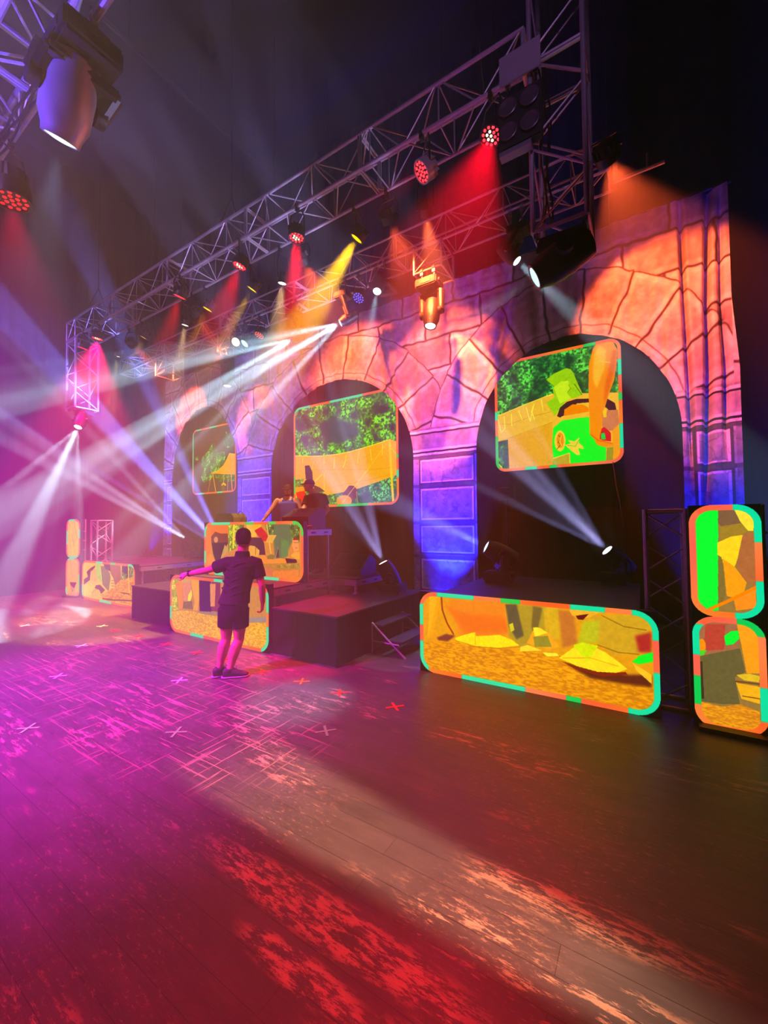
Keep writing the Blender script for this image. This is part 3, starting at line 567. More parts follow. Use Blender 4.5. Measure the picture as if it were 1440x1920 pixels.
led_wall('LR', 'long low LED wall on the floor at right showing straw ground and a sandalled foot', -2.43, .10, .0, 1.0, 4.645, .20, .050, 210, SS, 5, 2, 3)
led_wall('CT', 'low LED wall on the floor behind the pointing man showing bare legs and straw', -7.16, -4.61, .0, 1.0, 4.10, .20, .050, 190, SS, 5, 2, 5)
led_wall('DJ', 'LED wall standing on the raised deck as the front of the music booth', -7.225, -4.60, .93, 1.926, 4.81, .20, .05, 190, SS, 5, 2, 8)
led_wall('FL', 'low LED wall on the floor at far left showing a leaf-green tunic', -12.45, -9.75, .0, 1.0, 4.764, .20, .055, 120, SS, 5, 2, 11)
uR = led_wall('R', 'hanging LED screen in the right arch showing a helmet, green tunic and bare arm', -2.50, -.25, 2.90, 5.13, 8.2, .20, .055, 170, SS, 4, 4, 14)
uM = led_wall('M', 'widest hanging LED screen in the middle arch showing trees over a canvas awning', -8.2, -4.8, 2.33, 5.13, 8.2, .24, .06, 150, SS, 6, 5, 17)
uL = led_wall('L', 'hanging LED screen in the left arch showing a tree at night and a small tent', -13.0, -10.7, 2.93, 5.15, 8.2, .20, .05, 120, SS, 4, 4, 20)
for s in (uR, uM, uL):                                  # bumper and two wire pick-ups to the grid
    h = 2.23 if s is not uM else 2.8; hw = 1.0 if s is not uM else 1.5; bm = B(); box(bm, (0, .05, h+.06), (hw*2+.2, .06, .08)); obj('hanging_bar', bm, BLK, s)
    for sx in (-1, 1): bm = B(); tube(bm, [(sx*hw, .05, h+.1), (sx*hw, .05, 12.9-s.location.z)], .006, 6); obj('hanging_wire', bm, STEEL, s)
# side columns, two rounded screens high
PIC['CKU'] = PIC['CK']; 
def led_column(label, x, y, w_, keys, hgt, rot, seed):
    t = thing('led_column', label, 'screen', (x, y, 0)); t.rotation_euler = (0, 0, R(rot)); hh = hgt/2
    for k, key in enumerate(keys):
        if keys[0] == 'CKL':
            full = paint(PIC['CK'], .5, 2.0, 300, None, seed=seed); n = full.shape[0]//2; half = full[k*n:(k+1)*n]; ringed = paint([], .5, 1.0, 300, RING[key], .17, .05, seed)
            X, Z = np.meshgrid((np.arange(150)+.5)/300, (np.arange(300)+.5)/300); dx = np.abs(X-.25)-.08; dz = np.abs(Z-.5)-.33; sd = np.hypot(np.maximum(dx, 0), np.maximum(dz, 0))+np.minimum(np.maximum(dx, dz), 0)-.17
            a = half.copy(); a[sd > -.05] = ringed[sd > -.05]
        else: a = paint(PIC[key], w_, hh, 120, RING[key], .16, .05, seed+k)
        im = image('led_'+key, a); screen_face(t, 'screen', -w_/2, w_/2, k*hh, (k+1)*hh, -.002, screen_material('led_'+key, im, SS))
    cabinet(t, -w_/2, w_/2, 0, hgt, 0, 1, 2 if w_ < .55 else 2)
    bm = B(); box(bm, (0, .14, .02), (w_-.04, .5, .04)); obj('base_plate', bm, BLK, t)
    bm = B(); tube(bm, [(w_/2+.03, .12, .05), (w_/2+.03, .12, hgt)], .016, 8)
    for z in (.25, .5, .75, 1.25, 1.5, 1.75): box(bm, (w_/2+.02, .1, z), (.06, .06, .025))
    obj('side_bracket', bm, ALU, t)
    return t
Q4 = [0, 0, 1, 0, 1, 1, 0, 1]; TEAL = (0, 226, 160); LEAF = (0, 205, 80)
PIC['KU'] = [('P', (240, 200, 60), Q4), ('L', (200, 150, 40), [.2, .9, .6, .3], .02), ('L', (200, 150, 40), [.5, 1, .8, .5], .02), ('L', (255, 230, 120), [.3, .8, .5, .1], .02)]
PIC['KL'] = [('P', (238, 180, 55), Q4), ('L', (200, 150, 60), [.3, 1, .5, .5], .02), ('P', (90, 45, 50), [.3, .38, .8, .38, .6, .2, .5, .12]), ('P', (210, 150, 110), [.4, .3, .7, .2, .6, .12, .45, .2]), ('P', (240, 160, 60), [0, 0, 1, 0, 1, .12, 0, .12])]
RING['KU'] = [(.02, .1, TEAL), (.25, .33, TEAL), (.52, .66, TEAL), (.78, .9, TEAL)]; RING['KL'] = [(.0, .1, TEAL), (.3, .45, LEAF), (.66, .75, TEAL)]
led_column('tall two-screen LED column at far right, its upper screen half green', .607, 4.677, .5, ('CKL', 'CKU'), 2.0, 0, 23)
led_column('slim two-screen LED column at far left showing yellow canvas', -12.90, 4.72, .5, ('KL', 'KU'), 2.08, 16, 26)

# ------------------------------------------------------------------ printed castle-arch cloth
BX0, BX1, BTOP, BY, ZS = -13.2, 1.12, 6.62, 7.36, 3.2
ARCH = [(-11.08, 1.62, 2.25), (-6.04, 2.10, 2.03), (-1.04, 1.56, 1.78)]        # centre, half width, rise
def stone_cloth(ppm=110):
    wd, h = int((BX1-BX0)*ppm), int(BTOP*ppm); X, Z = np.meshgrid(BX0+(np.arange(wd)+.5)/ppm, (np.arange(h)+.5)/ppm)
    n1, n2, n3 = vnoise(h, wd, 60, 1, 5), vnoise(h, wd, 9, 2, 3), vnoise(h, wd, 26, 3, 2)
    tone = .62+.30*(n1-.5)+.26*(n2-.5); img = np.stack([tone*1.0, tone*.96, tone*.92], -1)
    Xw, Zw = X+.07*(n3-.5)+.05*(n1-.5), Z+.07*(vnoise(h, wd, 30, 9, 2)-.5)
    d = np.full(X.shape, 9.)
    # coursed blocks
    rh = .62; row = np.floor(Zw/rh); bw = 1.15; xo = Xw+row*.53; blk = np.floor(xo/bw); f = xo-blk*bw; g = Zw-row*rh
    d = np.minimum(np.minimum(f, bw-f), np.minimum(g, rh-g)); sid = row*7.1+blk*3.3
    for c, a, r in ARCH:                                  # voussoirs round each arch
        ex, ez = (Xw-c)/a, (Zw-ZS)/r; rho = np.hypot(ex, ez); th = np.arctan2(ez, ex); rin = (rho-1)*(a+r)/2
        nv = 11; k = np.floor(th/math.pi*nv); ft = (th/math.pi*nv-k); wid = math.pi*(a+r)/2*rho/nv; dv = np.minimum(ft, 1-ft)*wid
        od = .92+.16*np.sin(k*12.7); ring = (rin > 0) & (rin < od) & (Z > ZS+.28)
        d2 = np.minimum(np.minimum(dv, np.abs(rin-od)), np.where(rin < .5, np.abs(rin-.14)+.012, 9)); d = np.where(ring, d2, d); sid = np.where(ring, k*5.7+c, sid)
    img *= (1+.13*np.sin(sid*3.17))[..., None]
    d = np.where(Z < ZS+.3, 9, d); m = np.clip((.028-d)/.018, 0, 1)[..., None]*.80; img = img*(1-m)+np.array([.13, .115, .11])*m
    hl = np.clip((.055-np.abs(d-.06))/.03, 0, 1)[..., None]*.10; img = img+hl*(Z >= ZS+.3)[..., None]
    pil = [(-13.2, -12.7), (-9.46, -8.14), (-3.94, -2.60), (.52, 1.12)]
    for x0, x1 in pil:                                    # panelled piers
        inn = (X > x0-.06) & (X < x1+.06)
        def line(z, t, v):
            mm = inn & (np.abs(Z-z) < t); img[mm] = v
        base = inn & (Z < 3.78); img[base] = (np.stack([tone*.92]*3, -1))[base]
        for z in (3.72, 3.34, 3.26): line(z, .022, (.86, .84, .84)); line(z-.04, .014, (.16, .15, .15))
        for i, (z0, z1) in enumerate(((2.66, 3.16), (1.92, 2.58), (1.27, 1.84), (.55, 1.18), (.0, .47))):
            a0, a1 = x0+(.14 if x1-x0 > .55 else .2), x1-.05; dd = np.minimum(np.minimum(X-a0, a1-X), np.minimum(Z-z0, z1-Z)); img[inn & (np.abs(dd) < .018)] = (.30, .29, .29); img[inn & (dd > .018) & (dd < .05)] = (.90, .88, .88)
            line(z1+.04, .03, (.35, .34, .34))
    sw_ = (np.abs(np.sin(X*9+n1*14)+np.sin(Z*11+n3*16)) < .10) & (Z < 3.3); img[sw_] *= .8
    return np.clip(img, 0, 1)
def fold(x, z):
    """depth of the cloth's hanging folds"""
    y = .015*math.sin(x*9+.6*math.sin(z*1.3))*min(1, max(0, (z-2)/3))+.012*math.sin(x*23+z*.7)
    y += .02*noise.noise(V((x*1.1, 0, z*.8)))
    for x0, sl, wdt, dep, z0, z1 in ((.60, -.012, .03, .24, 2.6, 6.4), (.83, .035, .034, .26, 2.2, 6.5), (1.0, .02, .025, .14, 3, 6.2), (.30, .02, .05, .05, 3.2, 5.2), (-.1, .01, .03, .035, 5, 6.5), (-4.75, -.28, .03, .06, 4.5, 6.0), (-4.60, -.30, .03, .07, 4.5, 6.0), (-4.43, -.33, .03, .06, 4.4, 6.0), (-5.45, .02, .03, .06, 5.2, 6.0), (-6.3, .03, .03, .04, 5.2, 6.0), (-2.15, .28, .04, .06, 4.6, 6.0), (-2.0, .33, .04, .05, 4.6, 6.0), (-7.3, .1, .03, .04, 4.9, 5.8), (-9.0, .02, .05, .05, 3.9, 5.2)):
        if z0-.4 < z < z1+.4:
            u = (x-x0-sl*(z-(z0+z1)/2))/wdt
            if abs(u) < 4: y += dep*math.exp(-u*u)*min(1, max(0, (z-z0+.4)/.8))*min(1, max(0, (z1+.4-z)/.8))
    return y
def cloth_mesh():
    bm = B(); uvl = bm.loops.layers.uv.new('UVMap'); xs = []; x = BX0
    def spanx(a, b, dx):
        n = max(2, int((b-a)/dx)); return [a+(b-a)*i/n for i in range(n)]
    edges = [BX0]
    for c, a, r in ARCH:
        xs += spanx(edges[-1], c-a, .03); n = 90; xs += [c-a*math.cos(math.pi*i/n) for i in range(n)]; edges.append(c+a)
    xs += spanx(edges[-1], BX1, .015)+[BX1]
    def low(x):
        for c, a, r in ARCH:
            if abs(x-c) < a-1e-6: return ZS+r*math.sqrt(1-((x-c)/a)**2)
        return ZS
    def tap(x, z): return x+(max(0, x-.5)*.10*(1 if z < 4 else max(0, (5-z))) if x > .5 else 0)   # the right edge hangs out a little at the bottom
    def grid(cols, zl, nz):
        vv = [[bm.verts.new((tap(x, zl(x)+(BTOP_-zl(x))*j/nz), BY-.04+fold(x, zl(x)+(BTOP_-zl(x))*j/nz), zl(x)+(BTOP_-zl(x))*j/nz)) for j in range(nz+1)] for x in cols]
        for i in range(len(cols)-1):
            for j in range(nz):
                f = bm.faces.new((vv[i][j], vv[i+1][j], vv[i+1][j+1], vv[i][j+1]))
                for l in f.loops: l[uvl].uv = ((l.vert.co.x-BX0)/(BX1-BX0), l.vert.co.z/6.62)
    BTOP_ = BTOP; grid(xs, low, 44)
    BTOP_ = ZS
    pe = [BX0]+[e for c, a, r in ARCH for e in (c-a, c+a)]+[BX1]
    for a, b in zip(pe[0::2], pe[1::2]): grid(spanx(a, b, .03)+[b], lambda x: 0.0, 24)
    bmesh.ops.remove_doubles(bm, verts=bm.verts, dist=.0005)
    return bm
def cloth_material():
    m = bpy.data.materials.new('printed_castle_cloth'); m.use_nodes = True; t = m.node_tree; b = t.nodes['Principled BSDF']; N = t.nodes.new; K = t.links.new
    i = N('ShaderNodeTexImage'); i.image = image('castle_print', stone_cloth()); u = N('ShaderNodeUVMap'); K(u.outputs[0], i.inputs[0]); K(i.outputs[0], b.inputs['Base Color']); b.inputs['Roughness'].default_value = .9; b.inputs['Specular IOR Level'].default_value = .1
    n = N('ShaderNodeTexNoise'); tc = N('ShaderNodeTexCoord'); mp = N('ShaderNodeMapping'); mp.inputs['Scale'].default_value = (9, 9, .8); K(tc.outputs['Object'], mp.inputs[0]); K(mp.outputs[0], n.inputs['Vector']); n.inputs['Scale'].default_value = 2.5; n.inputs['Detail'].default_value = 4
    bp = N('ShaderNodeBump'); bp.inputs['Strength'].default_value = .35; bp.inputs['Distance'].default_value = .02; K(n.outputs[0], bp.inputs['Height']); K(bp.outputs[0], b.inputs['Normal'])
    return m
t = thing('castle_backdrop', 'tall hanging cloth printed as a stone wall with three open arches', 'backdrop', (0, 0, 0))
obj('cloth', cloth_mesh(), cloth_material(), t, smooth=True)
bm = B(); tube(bm, [(BX0-.1, BY, BTOP+.03), (BX1+.05, BY, BTOP+.03)], .025, 10); obj('hanging_pipe', bm, BLK, t)
for x in (-12.4, -9.4, -6.2, -3.2, -.6, .9):
    bm = B(); tube(bm, [(x, BY, BTOP+.05), (x, BY, ZC)], .006, 6); obj('hanging_wire', bm, BLK, t)

# ------------------------------------------------------------------ trusses
def truss(label, p0, axis, L, w_, bay, chord_r=.025, brace_r=.011, up='z', group=None, name='box_truss', plates=2.44, hang=None):
    """square lattice truss; p0 = corner of the section at the start, section spans +u,+v (the two axes across it)"""
    ax = {'x': V((1, 0, 0)), 'z': V((0, 0, 1))}[axis]; u = V((0, 1, 0)) if axis == 'x' else V((1, 0, 0)); v = V((0, 0, 1)) if axis == 'x' else V((0, 1, 0))
    t = thing(name, label, 'truss', p0, group)
    cor = [V((0, 0, 0)), u*w_, u*w_+v*w_, v*w_]
    for c in cor:
        bm = B(); tube(bm, [c, c+ax*L], chord_r, 10); obj('chord', bm, ALU, t, 'auto')
    n = max(1, round(L/bay)); bl = L/n
    for k in range(4):
        a, b = cor[k], cor[(k+1) % 4]; bm = B()
        for i in range(n):
            p, q = (a, b) if (i+k) % 2 == 0 else (b, a); tube(bm, [p+ax*(i*bl+.04), q+ax*((i+1)*bl-.04)], brace_r, 6)
            if axis == 'x' and i % 2 == 0: tube(bm, [a+ax*((i+1)*bl), b+ax*((i+1)*bl)], brace_r, 6)
        for e in (0.02, L-.02): tube(bm, [a+ax*e, b+ax*e], chord_r*.8, 8)
        if plates:
            x = plates
            while x < L-.2:
                for dx in (-.02, .02): tube(bm, [a+ax*(x+dx), b+ax*(x+dx)], brace_r*1.5, 6)
                x += plates
        obj('lattice', bm, ALU, t, 'auto')
    if hang:
        for x in hang:
            bm = B(); mid = u*w_/2+v*w_
            for c in (cor[2], cor[3]): tube(bm, [c+ax*x, mid+ax*x+V((0, 0, .7))], .012, 6)
            tube(bm, [mid+ax*x+V((0, 0, .7)), V(mid)+ax*x+V((0, 0, ZC-p0[2]-w_-.02))], .010, 6); obj('lifting_sling', bm, BLK, t)
    return t
FT_Y, FT_Z, FT_W = 4.54, 6.86, .51
truss('long silver lattice truss running across the whole stage above the front', (-13.0, FT_Y, FT_Z), 'x', 12.02, FT_W, .52, group=None, hang=(1.2, 6.6, 11.4), plates=2.44)
truss('silver lattice truss running parallel behind the front one, near the backdrop', (-13.3, 6.0, 6.50), 'x', 13.05, .42, .46, .02, .009, hang=(1.5, 6.5, 11.5))
truss('vertical truss tower hanging at right, above the big black moving light', (-.93, FT_Y, 5.0), 'z', 7.4, .53, .50, .027, .012, name='drop_truss', plates=1.9)
truss('vertical truss drop hanging at far left in pink haze', (-12.95, FT_Y, 5.0), 'z', 1.83, .53, .50, .027, .012, name='drop_truss', plates=0)
truss('blue-lit lattice truss overhead at upper left, nearest of the trusses', (-13.0, 1.19, 6.76), 'x', 11.5, .51, .62, .036, .017, hang=(8.4,), plates=2.44)
for x, w_, h, lab in ((-3.15, .5, .46, 'short drop frame under the rear truss, first from the right tower'), (-8.46, .45, .5, 'short drop frame under the rear truss near its left part'), (-11.2, .5, .5, 'short drop frame under the rear truss at its left end')):
    truss(lab, (x, 5.96, 6.5-h), 'z', h, w_, h, .02, .009, name='hanging_truss', plates=0)
truss('free-standing truss totem on the floor beside the right LED column', (.02, 4.93, .0), 'z', 1.98, .33, .33, .026, .010, name='truss_totem', plates=0)
truss('free-standing truss totem on the floor behind the far left LED wall', (-12.55, 5.0, .0), 'z', 2.05, .36, .36, .026, .010, name='truss_totem', plates=0)
t = thing('batten_pipe', 'thin blue-lit pipe reaching right from the rear truss', 'pipe', (-.34, 6.05, 6.34)); bm = B(); tube(bm, [(.12, 0, .0), (.68, 0, 0)], .022, 10); obj('pipe', bm, ALU, t, 'auto'); 
for x, h_, r_ in ((.15, .52, .028), (.5, .2, .012)): bm = B(); tube(bm, [(x, 0, 0), (x, 0, h_)], r_, 8); obj('hanger', bm, ALU, t, 'auto')
t = thing('ceiling_pipe', 'faint dark pipe high under the black ceiling', 'pipe', (-8.85, 3.4, 12.0)); bm = B(); tube(bm, [(0, 0, 0), (0, 4.6, 0)], .05, 8); obj('pipe', bm, BLK, t, 'auto')
for y in (.7, 2.3, 4.0): bm = B(); tube(bm, [(0, y, 0), (0, y, .98)], .015, 6); obj('hanger', bm, BLK, t)
bm = B(); tube(bm, [(0, 1.55, -.03), (.06, 1.6, -.2), (0, 1.7, -.25), (-.06, 1.7, -.15)], .02, 6); obj('rope_loop', bm, BLK, t)

# ------------------------------------------------------------------ light fixtures
def clamp(bm, p, chord_r=.026):
    """hook clamp round a truss chord whose centre is p, with a short spigot below"""
    lathe(bm, [(-.022, chord_r+.012), (.022, chord_r+.012)], p, (1, 0, 0), 12); box(bm, V(p)+V((0, 0, -.055)), (.05, .05, .05)); tube(bm, [V(p)+V((0, 0, -.05)), V(p)+V((0, 0, -.12))], .012, 8)
LENS_DARK = mat('dark_glass', (.04, .04, .06), .1, 0, .6)
def led_par(label, pos, target, col, power, angle, hang=None, lens='dots', face=None, blend=.5, r=.125, body=None, group=None, gobo=None, name='wash_light', facek=6., light=True, dep=.20):
    """pos = centre of the lens; hang = centre of the truss chord it is clamped to (None: it stands on a floor bracket)"""
    pos = V(pos); d = (V(target)-pos).normalized(); top = V(hang) if hang else pos+V((0, 0, -.0)); org = pos-d*dep*.55
    t = thing(name, label, 'stage light', org, group); o = lambda p: V(p)-org
    bm = B(); lathe(bm, [(-dep, r*.55), (-dep*.93, r*.8), (-dep*.55, r*.86), (-dep*.5, r*.98), (-.01, r), (.0, r), (.0, r*.88), (-.025, r*.86)], o(pos), d, 22, True, True); 
    for k in range(12):                               # cooling fins at the back
        x, y, _ = frame_of(d); a = 2*math.pi*k/12; q = x*math.cos(a)+y*math.sin(a); box(bm, o(pos-d*dep*.72)+q*r*.85, (.006, .05, dep*.4), V(d).to_track_quat('Z', 'Y') @ Quaternion((0, 0, 1), a+.9))
    obj('housing', bm, body or BLK, t, 'auto')
    gl = glow('lens_%s_%s' % (group or name, '_'.join('%.2f' % c for c in (face or col))), face or col, facek)
    bm = B(); x, y, dn = frame_of(d)
    if lens == 'dots':
        n = 0
        lathe(bm, [(-.02, r*.86), (-.018, r*.86)], o(pos), d, 20); nf = len(bm.faces)
        for ring_, cnt in ((0, 1), (.36, 6), (.70, 11)):
            for k in range(cnt):
                a = 2*math.pi*k/cnt; lathe(bm, [(-.017, r*.125), (-.010, r*.11)], o(pos)+(x*math.cos(a)+y*math.sin(a))*r*ring_, d, 8)
        bm.faces.ensure_lookup_table()
        hot = 10*5                                    # the middle cluster reads white-hot
        for i, f in enumerate(bm.faces): f.material_index = 0 if i < nf else (2 if i < nf+hot and facek > 5 else 1)
        obj('lens', bm, [LENS_DARK, gl, glow('hot_led', (1, .75, .45), 3)], t)
    else:
        lathe(bm, [(-.02, r*.86), (-.012, r*.80), (-.006, r*.4)], o(pos), d, 20); obj('lens', bm, gl, t)
    pv = pos-d*dep*.45; side = V((d.y, -d.x, 0)); side = side.normalized() if side.length > .05 else V((1, 0, 0)); bm = B(); rr = r+.03
    if hang:
        top = V(hang)-V((0, 0, .12)); mid = V((top.x, top.y, max(top.z, pv.z+r+.05))); up = V((0, 0, max(.06, mid.z-pv.z)))
        for s in (-1, 1): tube(bm, [o(pv)+side*rr*s*.97, o(pv)+side*rr*s+up*.6, o(pv)+side*rr*.7*s+up], .011, 6)
        tube(bm, [o(pv)+side*rr*.7+up, o(pv)-side*rr*.7+up], .011, 6); tube(bm, [o(pv)+up, o(top)+V((0, 0, .02))], .012, 6); obj('yoke', bm, BLK2, t)
        bm = B(); clamp(bm, o(hang)); obj('clamp', bm, BLK2, t)
    else:
        fl = face_floor
        for s in (-1, 1): tube(bm, [o(pv)+side*rr*s, o((pv+side*rr*s).to_3d()*1)*1 + V((0, 0, fl-pv.z+.012))], .011, 6); box(bm, o(pv+side*rr*s)+V((0, 0, fl-pv.z+.01)), (.08, .26, .02))
        obj('floor_bracket', bm, BLK2, t)
    if light and power: spot('lamp', pos+d*.012, target, col, power, angle, blend, r*.5, gobo, t)
    return t
face_floor = 0.0
def moving_head(label, lens, target, col, power, angle, base, mount, s=1.0, gobo=None, blend=.12, face=None, facek=8., group=None, shell=None, name='moving_light', hang=None, second=None):
    """lens = centre of the front lens, base = centre of the base box; mount 'hang' (base on top) or 'stand'"""
    lens, base = V(lens), V(base); d = (V(target)-lens).normalized(); sg = 1 if mount == 'stand' else -1
    piv = lens-d*.26*s; root = base-V((0, 0, sg*.09*s)); t = thing(name, label, 'stage light', root, group); o = lambda p: V(p)-root
    bm = B(); box(bm, o(base), (.40*s, .34*s, .15*s), None, .02*s); box(bm, o(base)+V((0, -.172*s, 0)), (.2*s, .01, .07*s)); 
    for sx in (-1, 1): box(bm, o(base)+V((sx*.205*s, 0, .02*s)), (.03*s, .14*s, .04*s))
    obj('base', bm, BLK, t, 'auto')
    if mount == 'stand':
        bm = B()
        for sx in (-1, 1):
            for sy in (-1, 1): lathe(bm, [(0, .02), (.03, .02)], o(base)+V((sx*.16*s, sy*.13*s, -.105*s)), (0, 0, 1), 10)
        obj('foot', bm, BLK2, t)
    hz = V((d.x, d.y, 0)); side = V((hz.y, -hz.x, 0)).normalized() if hz.length > .02 else V((1, 0, 0)); bm = B(); fw = side.cross(V((0, 0, 1)))
    q = Matrix((side, fw, V((0, 0, 1)))).transposed().to_quaternion(); bz = base.z+sg*.11*s; c0 = V((piv.x, piv.y, bz)) if (V((piv.x, piv.y, 0))-V((base.x, base.y, 0))).length < .12*s else V((base.x, base.y, bz))
    piv2 = piv
    lathe(bm, [(-.03*s, .10*s), (.03*s, .10*s)], o(c0)-V((0, 0, sg*.02*s)), (0, 0, 1), 18); box(bm, o(c0)+V((0, 0, sg*.03*s)), (.42*s, .16*s, .07*s), q, .02*s)
    for sd in (-1, 1):
        a = c0+side*sd*.185*s; b = piv2+side*sd*.185*s; tube(bm, [o(a), o(a*.4+b*.6), o(b)], [.065*s, .06*s, .055*s], 10); lathe(bm, [(-.03*s, .07*s), (.03*s, .07*s)], o(b), side, 14)
    obj('arm', bm, BLK, t, 'auto')
    bm = B(); lathe(bm, [(-.50*s, .08*s), (-.48*s, .125*s), (-.30*s, .15*s), (-.12*s, .145*s), (-.04*s, .115*s), (0, .11*s), (0, .092*s), (-.02*s, .09*s)], o(lens), d, 24); obj('head', bm, shell or BLK, t, 'auto')
    bm = B(); lathe(bm, [(-.015*s, .092*s), (-.004*s, .085*s), (.006*s, .05*s)], o(lens), d, 22); obj('lens', bm, glow('lens_%s' % '_'.join('%.2f' % c for c in (face or col)), face or col, facek), t, True)
    if hang:
        for h in hang:
            bm = B(); clamp(bm, o(h)); tube(bm, [o(h)-V((0, 0, .08)), V((o(h).x, o(h).y, o(base).z+.06*s))], .014, 8); obj('clamp', bm, STEEL, t)
    if power:
        spot('lamp', lens+d*.015, target, col, power, angle, blend, .05*s, gobo, t)
        if second: spot('lamp', lens+d*.015, second[0], second[1], second[2], second[3], blend, .05*s, gobo, t)
    return t
# --- red washes hung from the front bottom chord of the front truss (Y = FT_Y)
RED = (1.0, .0, .015); PINK = (1.0, .0, .12); YEL = (1.0, .52, .0); WARM = (1.0, .62, .28); ICE = (.52, .82, 1.0); BLUE = (.003, .008, 1.0); ORG = (1.0, .10, .022); VIO = (.38, .12, 1.0)
FY = FT_Y; zc_ = FT_Z
G1 = 'red wash lights along the front truss'
for (x, z, tx, ty, tz, pw, ang, lab, bd, col, hotk) in (
    (-1.37, 6.31, -2.1, 3.3, 2.5, 2200, 46, 'blazing red wash light hung beside the four-lamp blinder', None, RED, 1),
    (-2.27, 6.33, -3.8, 3.2, 4.6, 130, 40, 'silver-bodied wash light with a half-lit red face', SILV, RED, 0),
    (-4.45, 6.33, -4.4, 4.3, 0., 9000, 24, 'bright red wash light pouring straight down mid-truss', None, RED, 1),
    (-5.82, 6.37, -7.0, 3.6, 2., 2600, 34, 'red wash light just left of mid-truss, faint beam', None, RED, 1),
    (-7.64, 6.40, -9.5, 4.2, 2., 2200, 30, 'dim red wash light seen nearly edge-on', None, RED, 0),
    (-11.15, 6.46, -11.9, 4.2, 0., 8000, 60, 'glaring red wash light above the left truss drop', None, PINK, 1),
    (-11.95, 6.42, -13.2, 4.0, 2., 600, 44, 'small red wash light left of the glaring one', None, PINK, 0)):
    led_par(lab, (x, FY-.02, z), (tx, ty, tz), col, pw, ang, hang=(x, FY, zc_), body=bd, group=G1, r=.14 if bd else .13, face=(1, .012, .02), facek=9 if hotk else 2.2, name='wash_light')
# --- yellow and warm lamps on the rear bottom chord of the front truss
FYR = FT_Y+FT_W; G2 = 'yellow beam lights along the front truss'; G3 = 'small warm spotlights along the front truss'
for (x, z, tx, ty, tz, pw, lab) in ((-3.72, 6.38, -8.6, 4.0, .0, 16000, 'brightest yellow beam light, wide amber beam falling left'), (-6.20, 6.37, -9.6, 3.9, 1.0, 6000, 'yellow beam light second from the brightest, thin amber beam'),
    (-7.60, 6.40, -9.8, 4.1, 1.8, 2600, 'yellow beam light third along, tilted oval face'), (-10.15, 6.46, -12.0, 4.1, 2.4, 2600, 'yellow beam light farthest left, small tilted oval')):
    led_par(lab, (x, FYR+.05, z), (tx, ty, tz), YEL, pw, 24 if pw > 9000 else 13, hang=(x, FYR, zc_), lens='disc', face=(1, .62, .0), facek=2.6, group=G2, r=.115, blend=.3, name='beam_light')
for (x, z, tx, ty, tz, pw, ang, lab) in ((-2.49, 6.23, -3.15, BY, 4.5, 3600, 40, 'warm spotlight with a wide tan cone onto the cloth right of the middle arch'), (-5.38, 6.21, -6.2, 5.2, 1.5, 2600, 26, 'warm spotlight with a short fuzzy beam, near mid-truss'),
    (-8.40, 6.28, -9.6, 5.0, 1.5, 3400, 18, 'warm spotlight with a thin tan beam leaning left'), (-11.4, 6.28, -12.6, 5.0, 2., 2600, 14, 'warm spotlight farthest left, its beam leaning left')):
    led_par(lab, (x, FYR+.05, z), (tx, ty, tz), WARM if ang < 35 else (1, .15, .04), pw, ang, hang=(x, FYR, zc_), lens='disc', face=(1, .92, .66), facek=5, group=G3, r=.085, blend=.25, name='spotlight')
# --- orange lamps that face the cloth (only their dark backs show)
G4 = 'orange wash lights facing the backdrop'
for (x, tx, tz, pw, ang, bl, lab) in ((-.22, .40, 4.85, 2300, 66, .35, 'dark wash light by the right tower throwing orange onto the cloth'), (-4.9, -5.3, 4.9, 2500, 72, .6, 'dark wash light throwing orange above the middle arch'),
    (-3.12, -3.25, 4.75, 2300, 62, .6, 'dark wash light throwing orange between the middle and right arches'), (-8.05, -8.75, 4.85, 2000, 32, .5, 'dark wash light throwing an orange pool on the left pier'), (-10.75, -11.65, 5.45, 2600, 34, .45, 'dark wash light throwing an orange pool above the left arch')):
    led_par(lab, (x, FYR+.12, 5.95 if x > -1 else 6.45), (tx, BY, tz), ORG, pw, ang, hang=(x, FYR, zc_) if x < -1 else (x-.2, FYR, 6.2), group=G4, blend=bl, name='wash_light', facek=4)
# --- lamps on the rear truss
RY, RZ = 6.0, 6.50; G5 = 'moving lights on the rear truss'
moving_head('moving light under the rear truss, left of the bright-lit pair with shafts fanning left', (-6.02, RY, 5.72), (-9.3, 4.4, 4.0), ICE, 14000, 40, (-6.0, RY+.02, 6.22), 'hang', .72, ('bars', 21, .4, 1.0, .15, .05, -60), group=G5, face=(.85, 1, 1), hang=[(-6.08, RY, RZ), (-5.92, RY, RZ)])
moving_head('moving light under the rear truss, upper of the bright-lit pair with shafts fanning left', (-4.77, RY, 5.70), (-8, 3.8, 3.5), ICE, 14000, 40, (-4.72, RY+.02, 6.22), 'hang', .72, ('bars', 20, 1.5, .2, .15, .05, -65), group=G5, face=(.85, 1, 1), hang=[(-4.8, RY, RZ), (-4.64, RY, RZ)])
moving_head('moving light with a round pale face and thin beam, left of the right drop frame', (-3.86, RY-.10, 5.97), (-3.15, 3.21, 0), ICE, 3200, 12, (-3.85, RY+.25, 6.22), 'hang', .8, None, group=G5, face=(.8, 1, .95), facek=3, blend=.9, hang=[(-3.95, RY, RZ), (-3.75, RY, RZ)])
moving_head('moving light hanging lens-down below the right drop frame', (-2.88, RY, 5.12), (-2.95, 5.0, 0), ICE, 600, 14, (-2.88, RY-.02, 5.80), 'hang', .95, None, group=G5, face=(.9, 1, 1), facek=4, hang=[(-3.0, 5.96, 6.06), (-2.78, 5.96, 6.06)])
